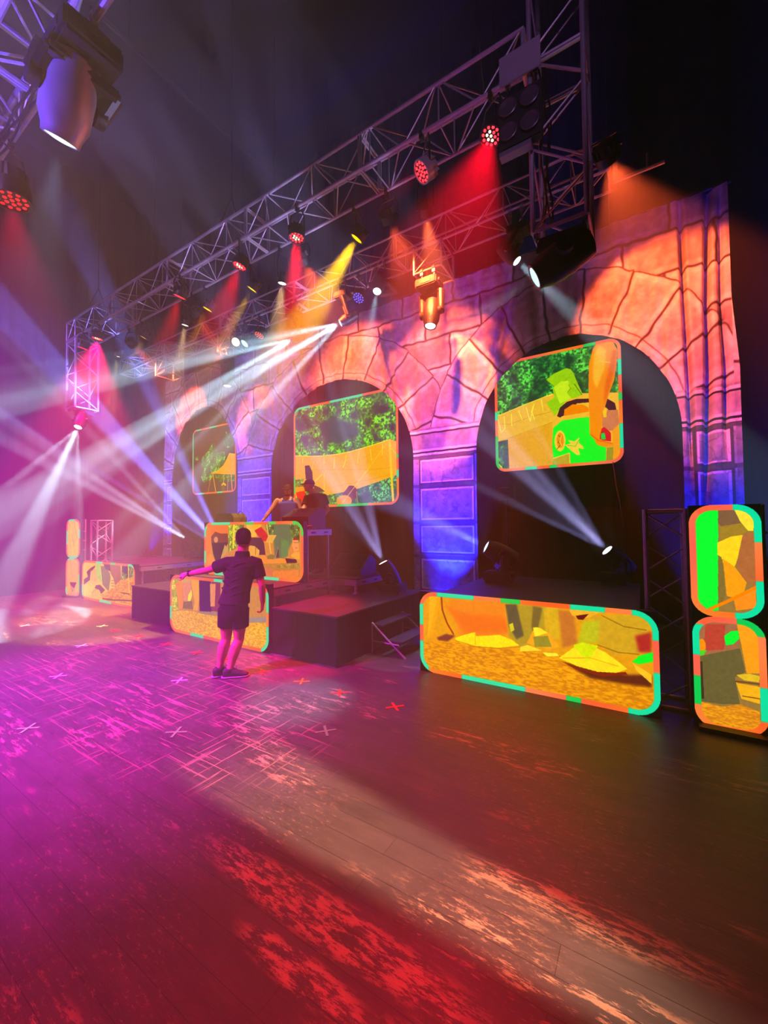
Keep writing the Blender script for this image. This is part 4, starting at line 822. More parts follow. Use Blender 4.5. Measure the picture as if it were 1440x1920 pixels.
moving_head('moving light hanging lens-down below the left drop frame', (-8.15, RY, 5.14), (-8.15, 5.9, 0), ICE, 400, 12, (-8.22, RY-.02, 5.76), 'hang', .9, None, group=G5, face=(.9, 1, 1), facek=4, hang=[(-8.33, 5.96, 6.02), (-8.12, 5.96, 6.02)])
moving_head('moving light with a pale face throwing a thin beam right, near the right tower', (-1.46, RY, 5.70), (-.55, 6.1, 4.5), ICE, 5000, 11, (-1.46, RY+.1, 6.22), 'hang', .75, None, group=G5, face=(.8, 1, .92), facek=3.4, hang=[(-1.55, RY, RZ), (-1.38, RY, RZ)])
G6 = 'small LED washes on the rear truss'
led_par('blue-dotted LED wash under the rear truss, left of the pale-faced mover', (-4.33, RY-.02, 6.03), (-4.5, 4.0, 3.0), BLUE, 60, 30, hang=(-4.33, RY, RZ), face=(.12, .10, 1), facek=2, group=G6)
led_par('dim red-dotted LED wash under the rear truss, left of the shaft-throwing pair', (-7.03, RY-.02, 6.04), (-7.3, 4.0, 2.0), RED, 40, 30, hang=(-7.03, RY, RZ), face=(1, .12, .08), facek=1.6, group=G6)
led_par('cream-faced lamp with an orange rim under the rear truss', (-7.83, RY-.02, 6.10), (-7.2, 4.8, 5.2), WARM, 60, 24, hang=(-7.83, RY, RZ), lens='disc', face=(1, .80, .40), facek=3, group=G6, r=.11)
led_par('pale blue lamp beside the cream-faced one under the rear truss', (-7.52, RY-.02, 5.98), (-7.8, 4.9, 4.6), ICE, 90, 12, hang=(-7.52, RY, RZ), lens='disc', face=(.55, .85, 1), facek=1.6, group=G6, r=.11)
# --- big movers under the two drops and on the stage
moving_head('big black moving light hanging under the right truss tower', (-.93, 4.55, 4.52), (-2.4, 4.2, 3.75), ICE, 4200, 14, (-.66, 4.80, 4.88), 'hang', 1.25, ('dots', 8, .30, .5, .2, 2.2), face=(.55, .9, 1), facek=1.7, hang=[(-.9, 4.56, 5.02), (-.42, 4.56, 5.02)])
moving_head('moving light at far left throwing ice-blue shafts down to the left', (-12.28, 4.56, 4.45), (-11.2, 3.0, 1.0), ICE, 10000, 40, (-12.55, 4.80, 4.91), 'hang', .95, ('bars', 17, 1.2, 2.0, .0, .06, -137), face=(.9, 1, 1), facek=9, hang=[(-12.8, 4.56, 5.02), (-12.5, 4.56, 5.02)])
# near truss
moving_head('large moving light hanging from the blue-lit truss at upper left', (-4.98, 1.66, 5.86), (-6.6, 1.75, 3.2), (.45, .6, 1), 700, 26, (-4.60, 1.70, 6.55), 'hang', 1.5, None, shell=SILV, face=(.75, 1, .95), facek=2.0, hang=[(-4.85, 1.70, 6.76), (-4.35, 1.70, 6.76)])
led_par('large finned wash light with a red face at the left edge under the blue-lit truss', (-6.63, 1.72, 5.98), (-6.1, 2.1, 0), (1, 0, .10), 700, 46, hang=(-6.62, 1.70, 6.76), face=(1, .02, .03), facek=1.4, r=.20, dep=.42, name='wash_light')
# --- four-lamp blinder with a grey plate above it, on the front truss
t = thing('audience_blinder', 'black four-lamp blinder hung on the front truss beside the right tower', 'stage light', (-1.02, FT_Y-.10, 5.94)); bm = B()
box(bm, (0, .01, .32), (.46, .10, .60), None, .015); obj('housing', bm, BLK, t, 'auto')
for sx in (-1, 1):
    for sz in (.19, .46):
        bm = B(); lathe(bm, [(-.01, .085), (.03, .10), (.035, .09), (.01, .06)], (sx*.115, -.04, sz), (0, -1, 0), 20); obj('lamp', bm, mat('dull_reflector', (.34, .31, .33), .35, .4), t, 'auto')
bm = B(); box(bm, (-.05, 0, -.02), (.34, .10, .05)); obj('bottom_bracket', bm, mat('bluish_grey_metal', (.5, .5, .55), .4, .5), t)  # bracket in bluish-grey metal
for sx in (-.15, .15): bm = B(); clamp(bm, (sx, .10, .92)); tube(bm, [(sx, .10, .80), (sx, .02, .61)], .012, 8); obj('clamp', bm, BLK2, t)
t = thing('grey_panel', 'grey rectangular plate fixed to the front truss above the four-lamp blinder', 'panel', (-1.02, FT_Y-.08, 6.92)); bm = B(); box(bm, (0, 0, .0), (.44, .02, .34), None, .004); obj('plate', bm, GREY, t); bm = B()
for sx in (-.15, .15): box(bm, (sx, .03, -.06), (.03, .06, .05))
obj('fixing', bm, STEEL, t)
# --- floor movers
DZ = .95
moving_head('floor moving light on the low black riser, beaming up at the middle screen', (-3.86, 6.02, 1.19), (-4.5, 5.7, 2.6), (.46, .40, 1), 4200, 40, (-3.72, 6.12, .76), 'stand', 1.0, ('bars', 20, .3, 3.0, .0, .10, -98), face=(.95, .98, 1), facek=9)
moving_head('floor moving light at the left edge of the right platform, with a blue beam', (-2.03, 6.08, 1.50), (-3.2, 5.5, 2.15), (.26, .32, 1), 8000, 14, (-1.88, 6.22, DZ+.10), 'stand', 1.0, None, face=(.55, .85, 1), facek=3)
moving_head('floor moving light deep on the right platform, beaming up at the right screen', (-.45, 6.75, 1.45), (-1.5, 6.2, 2.6), (.48, .45, 1), 3600, 38, (-.38, 6.85, DZ+.10), 'stand', .9, ('bars', 18, 2.2, .6, .0, .10, -75), face=(.9, .95, 1), facek=8)
moving_head('floor moving light on the left deck, beaming up to the left', (-11.05, 6.8, 1.48), (-12.9, 5.2, 3.3), (.55, .62, 1), 15000, 30, (-10.95, 6.9, DZ+.10), 'stand', .9, ('bars', 22, .2, 1.6, .1, .06, -102), face=(.95, .98, 1), facek=9)
moving_head('floor moving light hidden behind the booth screen, with blue shafts to upper left', (-8.45, 6.2, 1.25), (-11.2, 5.2, 4.2), (.18, .20, 1), 45000, 34, (-8.35, 6.3, .76), 'stand', .9, ('bars', 20, 1.0, .4, .0, .08, -118), face=(.4, .5, 1), facek=6)
# --- blue uplights at the feet of the piers
G7 = 'blue uplights at the piers'
for (x, y, z, tx, tz, pw, lab) in ((-3.0, 6.55, .14, -3.2, 2.0, 6000, 'blue uplight at the foot of the pier right of the middle arch'), (-9.05, 6.5, .14, -8.85, 2.0, 8000, 'blue uplight at the foot of the pier left of the middle arch'), (.80, 6.6, .14, .82, 2.0, 1800, 'blue uplight at the foot of the right-hand pier'), (-12.85, 6.7, 1.10, -12.95, 2.5, 1500, 'blue uplight glowing on the far left deck')):
    face_floor = .93 if z > 1 else 0.
    led_par(lab, (x, y, z), (tx, BY, tz), BLUE, pw, 50, hang=None, face=(.1, .1, 1), facek=4, group=G7, r=.11, name='uplight')
face_floor = 0.
# --- spots out of view: floor colours from behind the camera, then added fills
spot('front_magenta', (-6.4, -2.6, 6.8), (-5.3, 1.75, 0), (.85, .015, 1.0), 20000, 46, .9, .1)
spot('front_violet', (-7.2, -2.6, 6.8), (-6.0, 1.2, 0), (.25, .08, 1.0), 7000, 40, .9, .1)
spot('front_red', (-3.2, -3.0, 6.8), (-2.1, .75, 0), (1.0, .02, .05), 3800, 44, .8, .1)
spot('front_warm', (-1.0, -1.6, 6.9), (-1.0, -1.6, 0), (1.0, .62, .40), 9000, 106, .2, .05, ('shutters', [(0, -1, -.478, .015), (.16, 1, .565, .02), (1, 0, .20, .08), (-1, 0, .34, .16)]))
spot('violet_haze_fill', (-13.6, 1.2, 8.8), (-12.6, 5.6, 3.0), (.34, .11, 1.0), 3400, 64, .9, .1)  # added violet fill for the haze at left, no fixture
spot('violet_truss_fill', (-6.0, -3.0, 7.5), (-8.5, 4.8, 6.6), (.46, .22, .9), 2000, 56, .9, .1)  # added violet fill on the front truss, no fixture
spot('violet_tower_fill', (1.2, -3.0, 7.2), (-1.6, 4.55, 6.7), (.60, .30, .90), 800, 26, .8, .1)  # added to brighten the grey panel, blinder and right tower
spot('blue_truss_fill', (-5.6, -.5, 4.4), (-5.3, 1.45, 7.1), (.13, .07, 1.0), 2800, 50, .8, .05)  # added unseen spot that turns the near truss blue
# ------------------------------------------------------------------ stage decks and risers
def deck(label, x0, x1, y0, y1, z, legs=True, skirt=False, name='stage_deck', leg_z=None):
    t = thing(name, label, 'stage platform', ((x0+x1)/2, (y0+y1)/2, 0)); cx, cy_ = (x0+x1)/2, (y0+y1)/2; sx, sy = x1-x0, y1-y0
    bm = B(); box(bm, (0, 0, z-.012), (sx, sy, .024), None, .004); obj('deck_top', bm, DECK, t)
    if skirt:
        bm = B(); n = 0; h = z-.03; pts = []
        per = [((-sx/2, -sy/2), (sx/2, -sy/2)), ((sx/2, -sy/2), (sx/2, sy/2)), ((sx/2, sy/2), (-sx/2, sy/2)), ((-sx/2, sy/2), (-sx/2, -sy/2))]
        for (ax, ay), (bx, by) in per:
            L = math.hypot(bx-ax, by-ay); k = max(4, int(L/.07))
            for i in range(k):
                f = i/k; s = .007*math.sin(i*1.9)+.006*math.sin(i*.7); nx, ny = (by-ay)/L, -(bx-ax)/L; pts.append((ax+(bx-ax)*f+nx*s-nx*.02, ay+(by-ay)*f+ny*s-ny*.02))
        lo = [bm.verts.new((p[0], p[1], .004)) for p in pts]; hi = [bm.verts.new((p[0], p[1], z-.026)) for p in pts]; n = len(pts)
        for i in range(n): bm.faces.new((lo[i], lo[(i+1) % n], hi[(i+1) % n], hi[i]))
        obj('skirt', bm, SKIRT, t, True)
    else:
        bm = B(); fh = .10; c = z-.024-fh/2
        for s in (-1, 1): box(bm, (0, s*(sy/2-.025), c), (sx, .05, fh)); box(bm, (s*(sx/2-.025), 0, c), (.05, sy-.10, fh))
        obj('frame', bm, ALU, t)
        bm = B()                                      # coupler slots in the frame rails
        for s in (-1, 1):
            for f in (-.3, .05, .32): box(bm, (s*(sx/2+.001), sy*f, c), (.004, .11, .028)); box(bm, (sx*f, s*(sy/2+.001), c), (.11, .004, .028))
        obj('coupler_slot', bm, BLK, t)
    if legs:
        for ix in (-1, 1):
            for iy in (-1, 1):
                zz = 0 if leg_z is None else leg_z(cx+ix*(sx/2-.06), cy_+iy*(sy/2-.06)); bm = B(); tube(bm, [(ix*(sx/2-.06), iy*(sy/2-.06), zz), (ix*(sx/2-.06), iy*(sy/2-.06), z-.03)], .024, 10); box(bm, (ix*(sx/2-.06), iy*(sy/2-.06), zz+.012), (.08, .08, .024)); obj('leg', bm, ALU, t, 'auto')
    return t
lz = lambda x, y: .66 if (-4.6 < x < -3.37 and 4.14 < y < 6.6) else 0.0
deck('black skirted platform at right, behind the long low LED wall', -2.28, -.05, 4.86, 7.05, .95, False, True, 'stage_platform')
deck('low black skirted riser in front of the booth at its right', -4.60, -3.37, 4.14, 6.60, .66, False, True, 'stage_riser')
deck('low black skirted riser left of the booth, beside the far left LED wall', -8.85, -7.32, 4.25, 6.60, .66, False, True, 'stage_riser')
deck('aluminium framed deck carrying the booth screen', -7.24, -4.63, 4.22, 5.60, .93, True, False)
deck('aluminium framed deck behind the booth, its edge over the low riser', -7.24, -4.15, 5.62, 6.70, .93, True, False, leg_z=lz)
deck('aluminium framed deck at left, above the far left LED wall', -12.1, -10.0, 5.02, 7.2, .93, True, False)
deck('aluminium framed deck at the far left end, next to the back corner', -14.2, -12.13, 5.6, 7.2, .93, True, False)
# folding steps at the riser's right side
t = thing('folding_steps', 'small two-tread folding steps against the right side of the low riser', 'steps', (-3.1, 5.35, 0))
for x, z, w_ in ((-.16, .40, .20), (.12, .20, .26)):
    bm = B(); box(bm, (x, 0, z), (w_, .86, .025), None, .004); obj('tread', bm, DECK, t)
for sy in (-1, 1):
    bm = B(); y = sy*.44; tube(bm, [(-.25, y, .43), (.30, y, .0)], .014, 8); tube(bm, [(-.25, y, .43), (-.25, y, 0)], .014, 8); tube(bm, [(-.25, y, .17), (.2, y, .17)], .012, 8); obj('side_frame', bm, ALU, t, 'auto')
# booth table and gear
t = thing('booth_table', 'aluminium framed table of the music booth behind the booth screen', 'table', (-5.97, 5.26, .93)); bm = B(); box(bm, (0, 0, .86), (2.64, .62, .024), None, .004); obj('table_top', bm, DECK, t); bm = B()
for s in (-1, 1): box(bm, (0, s*.29, .80), (2.64, .04, .10)); box(bm, (s*1.30, 0, .80), (.04, .54, .10))
obj('frame', bm, ALU, t)
bm = B()
for f in (-.16, .16): box(bm, (1.322, f, .80), (.006, .10, .03))
obj('coupler_slot', bm, BLK, t)
for sx in (-1, 1):
    for sy in (-1, 1): bm = B(); tube(bm, [(sx*1.27, sy*.26, 0), (sx*1.27, sy*.26, .76)], .024, 10); obj('leg', bm, ALU, t, 'auto')
TT = .93+.872
t = thing('flight_case', 'black padded case with a carry handle standing on the left end of the booth', 'case', (-6.98, 5.24, TT)); bm = B(); prism(bm, [(-.28, -.16, 0), (.28, -.16, 0), (.28, -.16, .22), (.20, -.16, .30), (-.22, -.16, .30), (-.28, -.16, .26)], (0, .32, 0)); obj('body', bm, mat('black_nylon', (.085, .075, .08), .8, 0, .2, bump=(30, .4, (1, 1, 1))), t)
bm = B(); tube(bm, [(.20, 0, .29), (.26, 0, .34), (.34, 0, .32), (.36, 0, .22), (.30, 0, .14)], .012, 8); obj('handle', bm, BLK2, t, 'auto')
bm = B(); box(bm, (0, -.165, .17), (.40, .01, .02)); box(bm, (.10, -.168, .10), (.12, .012, .05)); obj('pocket', bm, BLK2, t)
t = thing('mixing_console', 'dark music mixing console with knobs on the right end of the booth', 'mixer', (-5.02, 5.26, TT)); bm = B(); prism(bm, [(-.33, -.20, 0), (-.33, .24, 0), (-.33, .24, .34), (-.33, .12, .36), (-.33, -.20, .20)], (.62, 0, 0)); obj('body', bm, BLK, t)
bm = B()
for i in range(5): lathe(bm, [(0, .016), (.03, .013)], (-.24+i*.11, .0, .305), (0, -.45, 1), 10)
obj('knob', bm, mat('grey_knob', (.4, .4, .42), .5), t)
bm = B(); box(bm, (-.12, -.206, .08), (.22, .006, .02)); box(bm, (-.20, -.206, .13), (.10, .006, .012)); obj('front_strip', bm, mat('grey_print', (.55, .55, .58), .5), t)
bm = B(); box(bm, (.30, -.22, .03), (.05, .16, .012), Quaternion((0, 1, 0), R(-38))); obj('bracket', bm, ALU, t)
t = thing('headphones', 'dark headphones lying on the booth near the left case', 'headphones', (-6.30, 5.15, TT)); bm = B(); tube(bm, [(.09*math.cos(a), 0, .03+.13*math.sin(a)) for a in [math.pi*k/10 for k in range(11)]], .010, 8); obj('headband', bm, BLK2, t, 'auto')
for s in (-1, 1): bm = B(); lathe(bm, [(-.02, .035), (.02, .04)], (s*.09, 0, .045), (1, 0, 0), 14); obj('ear_cup', bm, BLK2, t, 'auto')
t = thing('stage_monitor', 'black wedge loudspeaker on the deck at the right of the booth', 'speaker', (-4.62, 6.15, .93)); bm = B(); prism(bm, [(-.36, -.25, 0), (-.36, .25, 0), (-.36, .25, .26), (-.36, .08, .38), (-.36, -.25, .10)], (.72, 0, 0)); obj('cabinet', bm, BLK, t)
bm = B(); q = Quaternion((1, 0, 0), R(40)); box(bm, (0, -.09, .245), (.62, .36, .012), q); obj('grille', bm, mat('speaker_grille', (.06, .06, .065), .7, .2, .3, bump=(200, .6, (1, 1, 1))), t)
t = thing('light_stand', 'black stand with a dark box on top, deep in the right arch', 'stand', (-1.92, 6.88, DZ)); bm = B(); tube(bm, [(0, 0, .45), (0, 0, 1.35)], .016, 8); obj('pole', bm, BLK2, t); 
for k in range(3):
    a = k*2.094+.4; bm = B(); tube(bm, [(0, 0, .62), (.30*math.cos(a), .30*math.sin(a)*.4, .012)], .010, 6); obj('leg', bm, BLK2, t)
bm = B(); box(bm, (-.02, 0, 1.42), (.30, .2, .24), None, .015); obj('box', bm, BLK, t); bm = B(); box(bm, (-.02, -.105, 1.50), (.16, .006, .015)); obj('badge_strip', bm, STEEL, t)
t = thing('hanging_cable', 'thin black cable hanging below the right arch screen', 'cable'); bm = B(); tube(bm, [(-.42, 8.2, 2.92), (-.38, 8.2, 2.5), (-.33, 8.18, 2.2), (-.29, 8.2, 1.8), (-.28, 8.2, 1.2)], .009, 6); obj('cable', bm, mat('cable_rubber', (.22, .2, .2), .5), t)
t = thing('truss_cable', 'black cables looped down inside the right truss tower', 'cable')
for k, (dx, dy) in enumerate(((.10, .1), (.16, .12), (.13, .2))):
    bm = B(); tube(bm, [(-.93+dx+.03*math.sin(i*1.3+k), FT_Y+dy, 5.15+i*.22) for i in range(9)], .012, 6); obj('cable', bm, BLK2, t)
t = thing('truss_cable', 'dark cable looped along the blue-lit truss at upper left', 'cable')
for k in range(3):
    bm = B(); tube(bm, [(-7.2+i*.28, 1.66-.05*k, 6.73-.10*math.sin(i/9*math.pi*(2+k))**2-.02*k) for i in range(10)], .013, 6); obj('cable', bm, BLK2, t)

# ------------------------------------------------------------------ spike-tape crosses
def tapecol(n, c): return mat('tape_'+n, c, .5, 0, .4, emit=None)
TAPES = [(-4.84, 1.44, 'g', 'pale green tape cross on the floor, nearest the left edge'), (-3.59, 2.12, 'g', 'bright green tape cross, left of the two in front of the pointing man'), (-2.45, 2.84, 'g', 'bright green tape cross, right of the two in front of the pointing man'),
 (-7.46, 2.86, 'w', 'white tape cross on the floor farthest left in the front row'), (-6.20, 2.13, 'w', 'white tape cross in the purple light at left'), (-4.75, 2.84, 'w', 'white tape cross just left of the pointing man’s shoes'), (-9.95, 2.88, 'w', 'small white tape mark far away at the left edge'), (-8.60, 3.63, 'w', 'small pale tape mark near the far left LED wall'),
 (-8.03, 3.60, 'r', 'red tape mark at the left end of the far row'), (-7.26, 3.61, 'r', 'red tape mark second from the left of the far row'), (-6.38, 3.60, 'r', 'red tape mark below the pointing hand'), (-5.56, 3.59, 'r', 'red tape cross in front of the low wall showing legs, to its left'), (-4.93, 3.61, 'r', 'red tape cross partly behind the pointing man’s left shoe'), (-4.11, 3.55, 'r', 'red tape cross just right of the pointing man’s shoes'), (-3.46, 3.58, 'o', 'orange tape cross below the riser corner'), (-2.87, 3.56, 'r', 'red tape cross left of the last one in the far row'), (-2.17, 3.58, 'r', 'red tape cross nearest the long low LED wall')]
for x, y, c, lab in TAPES:
    bm = B(); s = .095; a = random.uniform(-.25, .25)
    for k in (0, 1):
        q = Quaternion((0, 0, 1), a+R(45)+k*R(90)); box(bm, (0, 0, .0025+k*.001), (s*2, .024, .002), q)
    m = {'g': tapecol('green', (.45, 1, .40)), 'w': tapecol('white', (.95, .97, 1)), 'r': tapecol('red', (1, .10, .08)), 'o': tapecol('orange', (1, .45, .08))}[c]
    tag(obj('tape_cross', bm, m, loc=(x, y, 0)), lab, 'tape mark', 'spike-tape crosses on the stage floor')

# ------------------------------------------------------------------ people
def solid(name, bm, m, parent, voxel, smooth=4, q=None):
    """voxel-fuse overlapping closed pieces into one continuous skin"""
    bmesh.ops.recalc_face_normals(bm, faces=bm.faces); me = bpy.data.meshes.new(name); bm.to_mesh(me); bm.free(); o = bpy.data.objects.new(name, me); C.objects.link(o)
    md = o.modifiers.new('r', 'REMESH'); md.mode = 'VOXEL'; md.voxel_size = voxel
    if smooth: s = o.modifiers.new('s', 'SMOOTH'); s.factor = .5; s.iterations = smooth
    dg = bpy.context.evaluated_depsgraph_get(); dg.update(); m2 = bpy.data.meshes.new_from_object(o.evaluated_get(dg)); o.modifiers.clear(); o.data = m2; bpy.data.meshes.remove(me)
    for mm in (m if isinstance(m, (list, tuple)) else [m]): m2.materials.append(mm)
    for p in m2.polygons: p.use_smooth = True
    if parent: o.parent = parent
    return o
def loft(bm, rings, seg=20):
    """rings = (centre, half-width vector, half-depth vector)"""
    rs = []
    for c, a, b in rings: rs.append([bm.verts.new(V(c)+V(a)*math.cos(2*math.pi*k/seg)+V(b)*math.sin(2*math.pi*k/seg)) for k in range(seg)])
    for p, q in zip(rs, rs[1:]):
        for k in range(seg): bm.faces.new((p[k], p[(k+1) % seg], q[(k+1) % seg], q[k]))
    bm.faces.new(rs[0][::-1]); bm.faces.new(rs[-1])
def limb(bm, pts, seg=14):
    """pts = (point, radius): rounded tapering limb"""
    P = [(V(p), r) for p, r in pts]; d0 = (P[0][0]-P[1][0]).normalized(); d1 = (P[-1][0]-P[-2][0]).normalized()
    P = [(P[0][0]+d0*P[0][1]*.7, P[0][1]*.6)]+P+[(P[-1][0]+d1*P[-1][1]*.7, P[-1][1]*.6)]; tube(bm, [p for p, r in P], [r for p, r in P], seg)
def headmesh(bm, c, fwd, up=V((0, 0, 1)), s=1.0, nose=True):
    """skull and jaw: c = centre of head, about .235 high"""
    f = V(fwd).normalized(); r = f.cross(up).normalized(); up = r.cross(f).normalized(); c = V(c)
    prof = [(-.112, .030, .030, .045), (-.105, .044, .044, .040), (-.085, .056, .062, .028), (-.055, .066, .080, .012), (-.02, .073, .092, .002), (.02, .077, .098, -.004), (.055, .076, .096, -.006), (.085, .064, .080, -.008), (.108, .040, .052, -.008), (.118, .016, .022, -.008)]
    loft(bm, [(c+up*z*s+f*o*s, r*hw*s, f*hd*s) for z, hw, hd, o in prof], 22)
    if nose:
        tube(bm, [c+f*.088*s+up*.02*s, c+f*.106*s-up*.015*s, c+f*.098*s-up*.03*s], [.008*s, .014*s, .012*s], 8); 
        for sd in (-1, 1): limb(bm, [(c+f*.080*s+r*sd*.032*s+up*.022*s, .014*s), (c+f*.080*s+r*sd*.012*s+up*.026*s, .012*s)], 8)   # brow
        tube(bm, [c+f*.088*s-up*.055*s-r*.022*s, c+f*.094*s-up*.055*s, c+f*.088*s-up*.055*s+r*.022*s], [.006*s, .009*s, .006*s], 8)
    for sd in (-1, 1): limb(bm, [(c+r*sd*.076*s+up*.022*s-f*.012*s, .012*s), (c+r*sd*.078*s-f*.006*s, .012*s), (c+r*sd*.072*s-up*.026*s, .009*s)], 8)
def hand(bm, w, d, nrm, pose, s=1.0, thumb=1):
    """w wrist point, d direction of hand, nrm = back of hand direction; pose: list of 4 curl angles; thumb side sign"""
    d = V(d).normalized(); n = (V(nrm)-d*V(nrm).dot(d)).normalized(); sd = d.cross(n).normalized()*thumb; w = V(w)
    loft(bm, [(w-d*.02*s, sd*.028*s, n*.021*s), (w+d*.02*s, sd*.032*s, n*.020*s), (w+d*.06*s, sd*.041*s, n*.017*s), (w+d*.092*s, sd*.041*s, n*.014*s), (w+d*.10*s, sd*.036*s, n*.010*s)], 14)
    L = [.072, .080, .074, .058]
    for k in range(4):
        o = w+d*.092*s+sd*(.030-.020*k)*s; a = 0; p = o; pts = [(o-d*.015*s, .0092*s), (o, .0095*s)]
        for j, fr in enumerate((.45, .30, .25)):
            a += pose[k]*(1 if j else .8); dr = d*math.cos(a)-n*math.sin(a); p = p+dr*L[k]*fr*s; pts.append((p, (.0086-.0008*j)*s))
        limb(bm, pts, 8)
    o = w+d*.030*s+sd*.030*s; c = .5 if pose[1] > .5 else .2
    p1 = o+(d*.6+sd*.75-n*.25).normalized()*.038*s; p2 = p1+(d*.85+sd*.15*(1-c)-n*.5*c).normalized()*.032*s; p3 = p2+(d*.8-sd*.3*c-n*.6*c).normalized()*.026*s
    limb(bm, [(o-sd*.012*s, .014*s), (o, .013*s), (p1, .011*s), (p2, .0098*s), (p3, .008*s)], 8)
SKIN = mat('skin', (.72, .50, .40), .55, 0, .4, bump=(90, .12, (1, 1, 1)), var=.08)
HAIR = mat('dark_hair', (.13, .085, .07), .75, 0, .3, bump=(140, .8, (1, 1, .3)))
SHIRT = mat('charcoal_polo', (.16, .135, .145), .85, 0, .15, bump=(5, .5, (4, 4, 1.4)))
SHORT = mat('charcoal_shorts', (.13, .11, .125), .88, 0, .12, bump=(5, .5, (4, 4, 1.4)))
SHOE = mat('dark_trainer', (.20, .17, .19), .6, 0, .3); SOLE = mat('trainer_sole', (.58, .54, .60), .55, 0, .3); LACE = mat('lace', (.70, .62, .64), .7)
# --- the man on the floor, back to us, pointing left
PB = V((-4.33, 3.25, 0)); RR_ = V((math.cos(_y), math.sin(_y), 0)); AA = V((-math.sin(_y), math.cos(_y), 0))
def L_(u, wv, z): return RR_*u+AA*wv+V((0, 0, z))
man = thing('person', 'man in dark polo and shorts, back turned, left arm stretched out pointing left', 'person', PB)
bf = (AA*.94+RR_*.34).normalized(); br = V((bf.y, -bf.x, 0))      # body forward / right
Tz = lambda z, cu, hw, hd, o=0.0: (L_(cu, 0, z)+bf*o, br*hw, bf*hd)
bm = B()
loft(bm, [Tz(.70, .030, .10, .09), Tz(.80, .032, .160, .115), Tz(.92, .040, .168, .120), Tz(1.03, .062, .152, .108), Tz(1.15, .090, .158, .112), Tz(1.27, .112, .178, .122), Tz(1.36, .126, .185, .115), Tz(1.42, .132, .165, .095), Tz(1.46, .135, .09, .07)], 26)
limb(bm, [(L_(.136, 0, 1.42), .074), (L_(.138, .01, 1.50), .067), (L_(.145, .02, 1.60), .066)])
hf = (AA*.95-RR_*.15).normalized(); headmesh(bm, L_(.149, .015, 1.690), hf, s=1.13)
sl, el, wl = L_(-.055, .0, 1.385), L_(-.318, .05, 1.300), L_(-.585, .10, 1.250)
limb(bm, [(sl, .066), (sl*.6+el*.4, .052), (sl*.25+el*.75, .045), (el, .041), (el*.7+wl*.3, .043), (el*.35+wl*.65, .036), (wl, .028)])
dh = (L_(-.84, .14, 1.198)-wl).normalized(); hand(bm, wl, dh, V((0, 0, 1))*.8-AA*.6, (.05, 1.05, 1.15, 1.2), 1.04, thumb=-1)
sr, er, wr = L_(.315, .0, 1.375), L_(.392, -.03, 1.120), L_(.380, .045, .890)
limb(bm, [(sr, .066), (sr*.6+er*.4, .053), (sr*.25+er*.75, .046), (er, .041), (er*.7+wr*.3, .043), (er*.35+wr*.65, .036), (wr, .028)])
hand(bm, wr, (L_(.37, .05, .80)-wr), RR_, (.75, .8, .85, .9), 1.04, thumb=-1)
lh, lk, la = L_(-.045, .0, .80), L_(-.070, .03, .455), L_(-.140, -.005, .095)
limb(bm, [(lh, .104), (lh*.6+lk*.4, .090), (lh*.25+lk*.75, .071), (lk, .061), (lk*.78+la*.22-bf*.014, .067), (lk*.55+la*.45-bf*.012, .062), (lk*.25+la*.75, .044), (la, .039)])
rh, rk, ra = L_(.110, .0, .80), L_(.088, .03, .440), L_(.000, -.05, .095)
limb(bm, [(rh, .104), (rh*.6+rk*.4, .090), (rh*.25+rk*.75, .071), (rk, .061), (rk*.78+ra*.22-bf*.014, .067), (rk*.55+ra*.45-bf*.012, .062), (rk*.25+ra*.75, .044), (ra, .039)])
fl_, fr_ = (RR_*.80+AA*.60).normalized(), (RR_*.97+AA*.24).normalized()
for a, fd in ((la, fl_), (ra, fr_)): limb(bm, [(a, .036), (V((a.x, a.y, .055))-fd*.02, .034), (V((a.x, a.y, .045))+fd*.12, .030)])
solid('body', bm, SKIN, man, .0065, 3)
def shell(rs, grow): return rs
bm = B()                                                            # polo shirt: torso, two short sleeves, collar
loft(bm, [Tz(.895, .036, .208, .150), Tz(.93, .040, .206, .150), Tz(1.03, .060, .186, .137), Tz(1.15, .090, .184, .138), Tz(1.27, .112, .203, .147), Tz(1.36, .126, .206, .140), Tz(1.425, .133, .170, .112), Tz(1.465, .136, .095, .085)], 30)
sv = sl*.42+el*.58
tube(bm, [L_(.05, 0, 1.375), sl+V((0, 0, -.005)), sl*.7+el*.3, sv], [.100, .092, .083, .080], 18)
sv2 = sr*.36+er*.64
tube(bm, [L_(.23, 0, 1.385), sr+V((0, 0, -.005)), sr*.7+er*.3, sv2], [.100, .092, .080, .076], 18)
lathe(bm, [(-.03, .094), (.015, .090), (.055, .082), (.060, .072)], L_(.137, .005, 1.480), V((.0, .0, 1))+AA*.06, 22)
for i in range(9):                                                  # soft cloth creases
    z = 1.0+.045*i; s0 = -1 if i % 2 else 1; c0, a0, d0 = Tz(z, .06+.1*(z-1.0), .19, .138); tube(bm, [c0-d0*1.0+a0*.1*s0, c0-d0*.93+a0*.45*s0+V((0, 0, .03)), c0-d0*.55+a0*.86*s0+V((0, 0, .05))], [.006, .012, .006], 6)
solid('polo_shirt', bm, SHIRT, man, .0075, 3)
bm = B()                                                            # shorts
loft(bm, [Tz(.70, .030, .115, .11), Tz(.76, .030, .185, .138), Tz(.86, .035, .186, .140), Tz(.95, .044, .176, .132)], 28)
for h_, k_, o in ((lh, lk, -.008), (rh, rk, .012)):
    e = h_*.44+k_*.56; tube(bm, [h_+V((0, 0, .04)), h_*.75+k_*.25, e+RR_*o], [.112, .112, .104], 20)
solid('shorts', bm, SHORT, man, .0075, 3)
bm = B(); hc = L_(.149, .015, 1.690); hr = hf.cross(V((0, 0, 1)))  # close-cropped hair over skull and nape
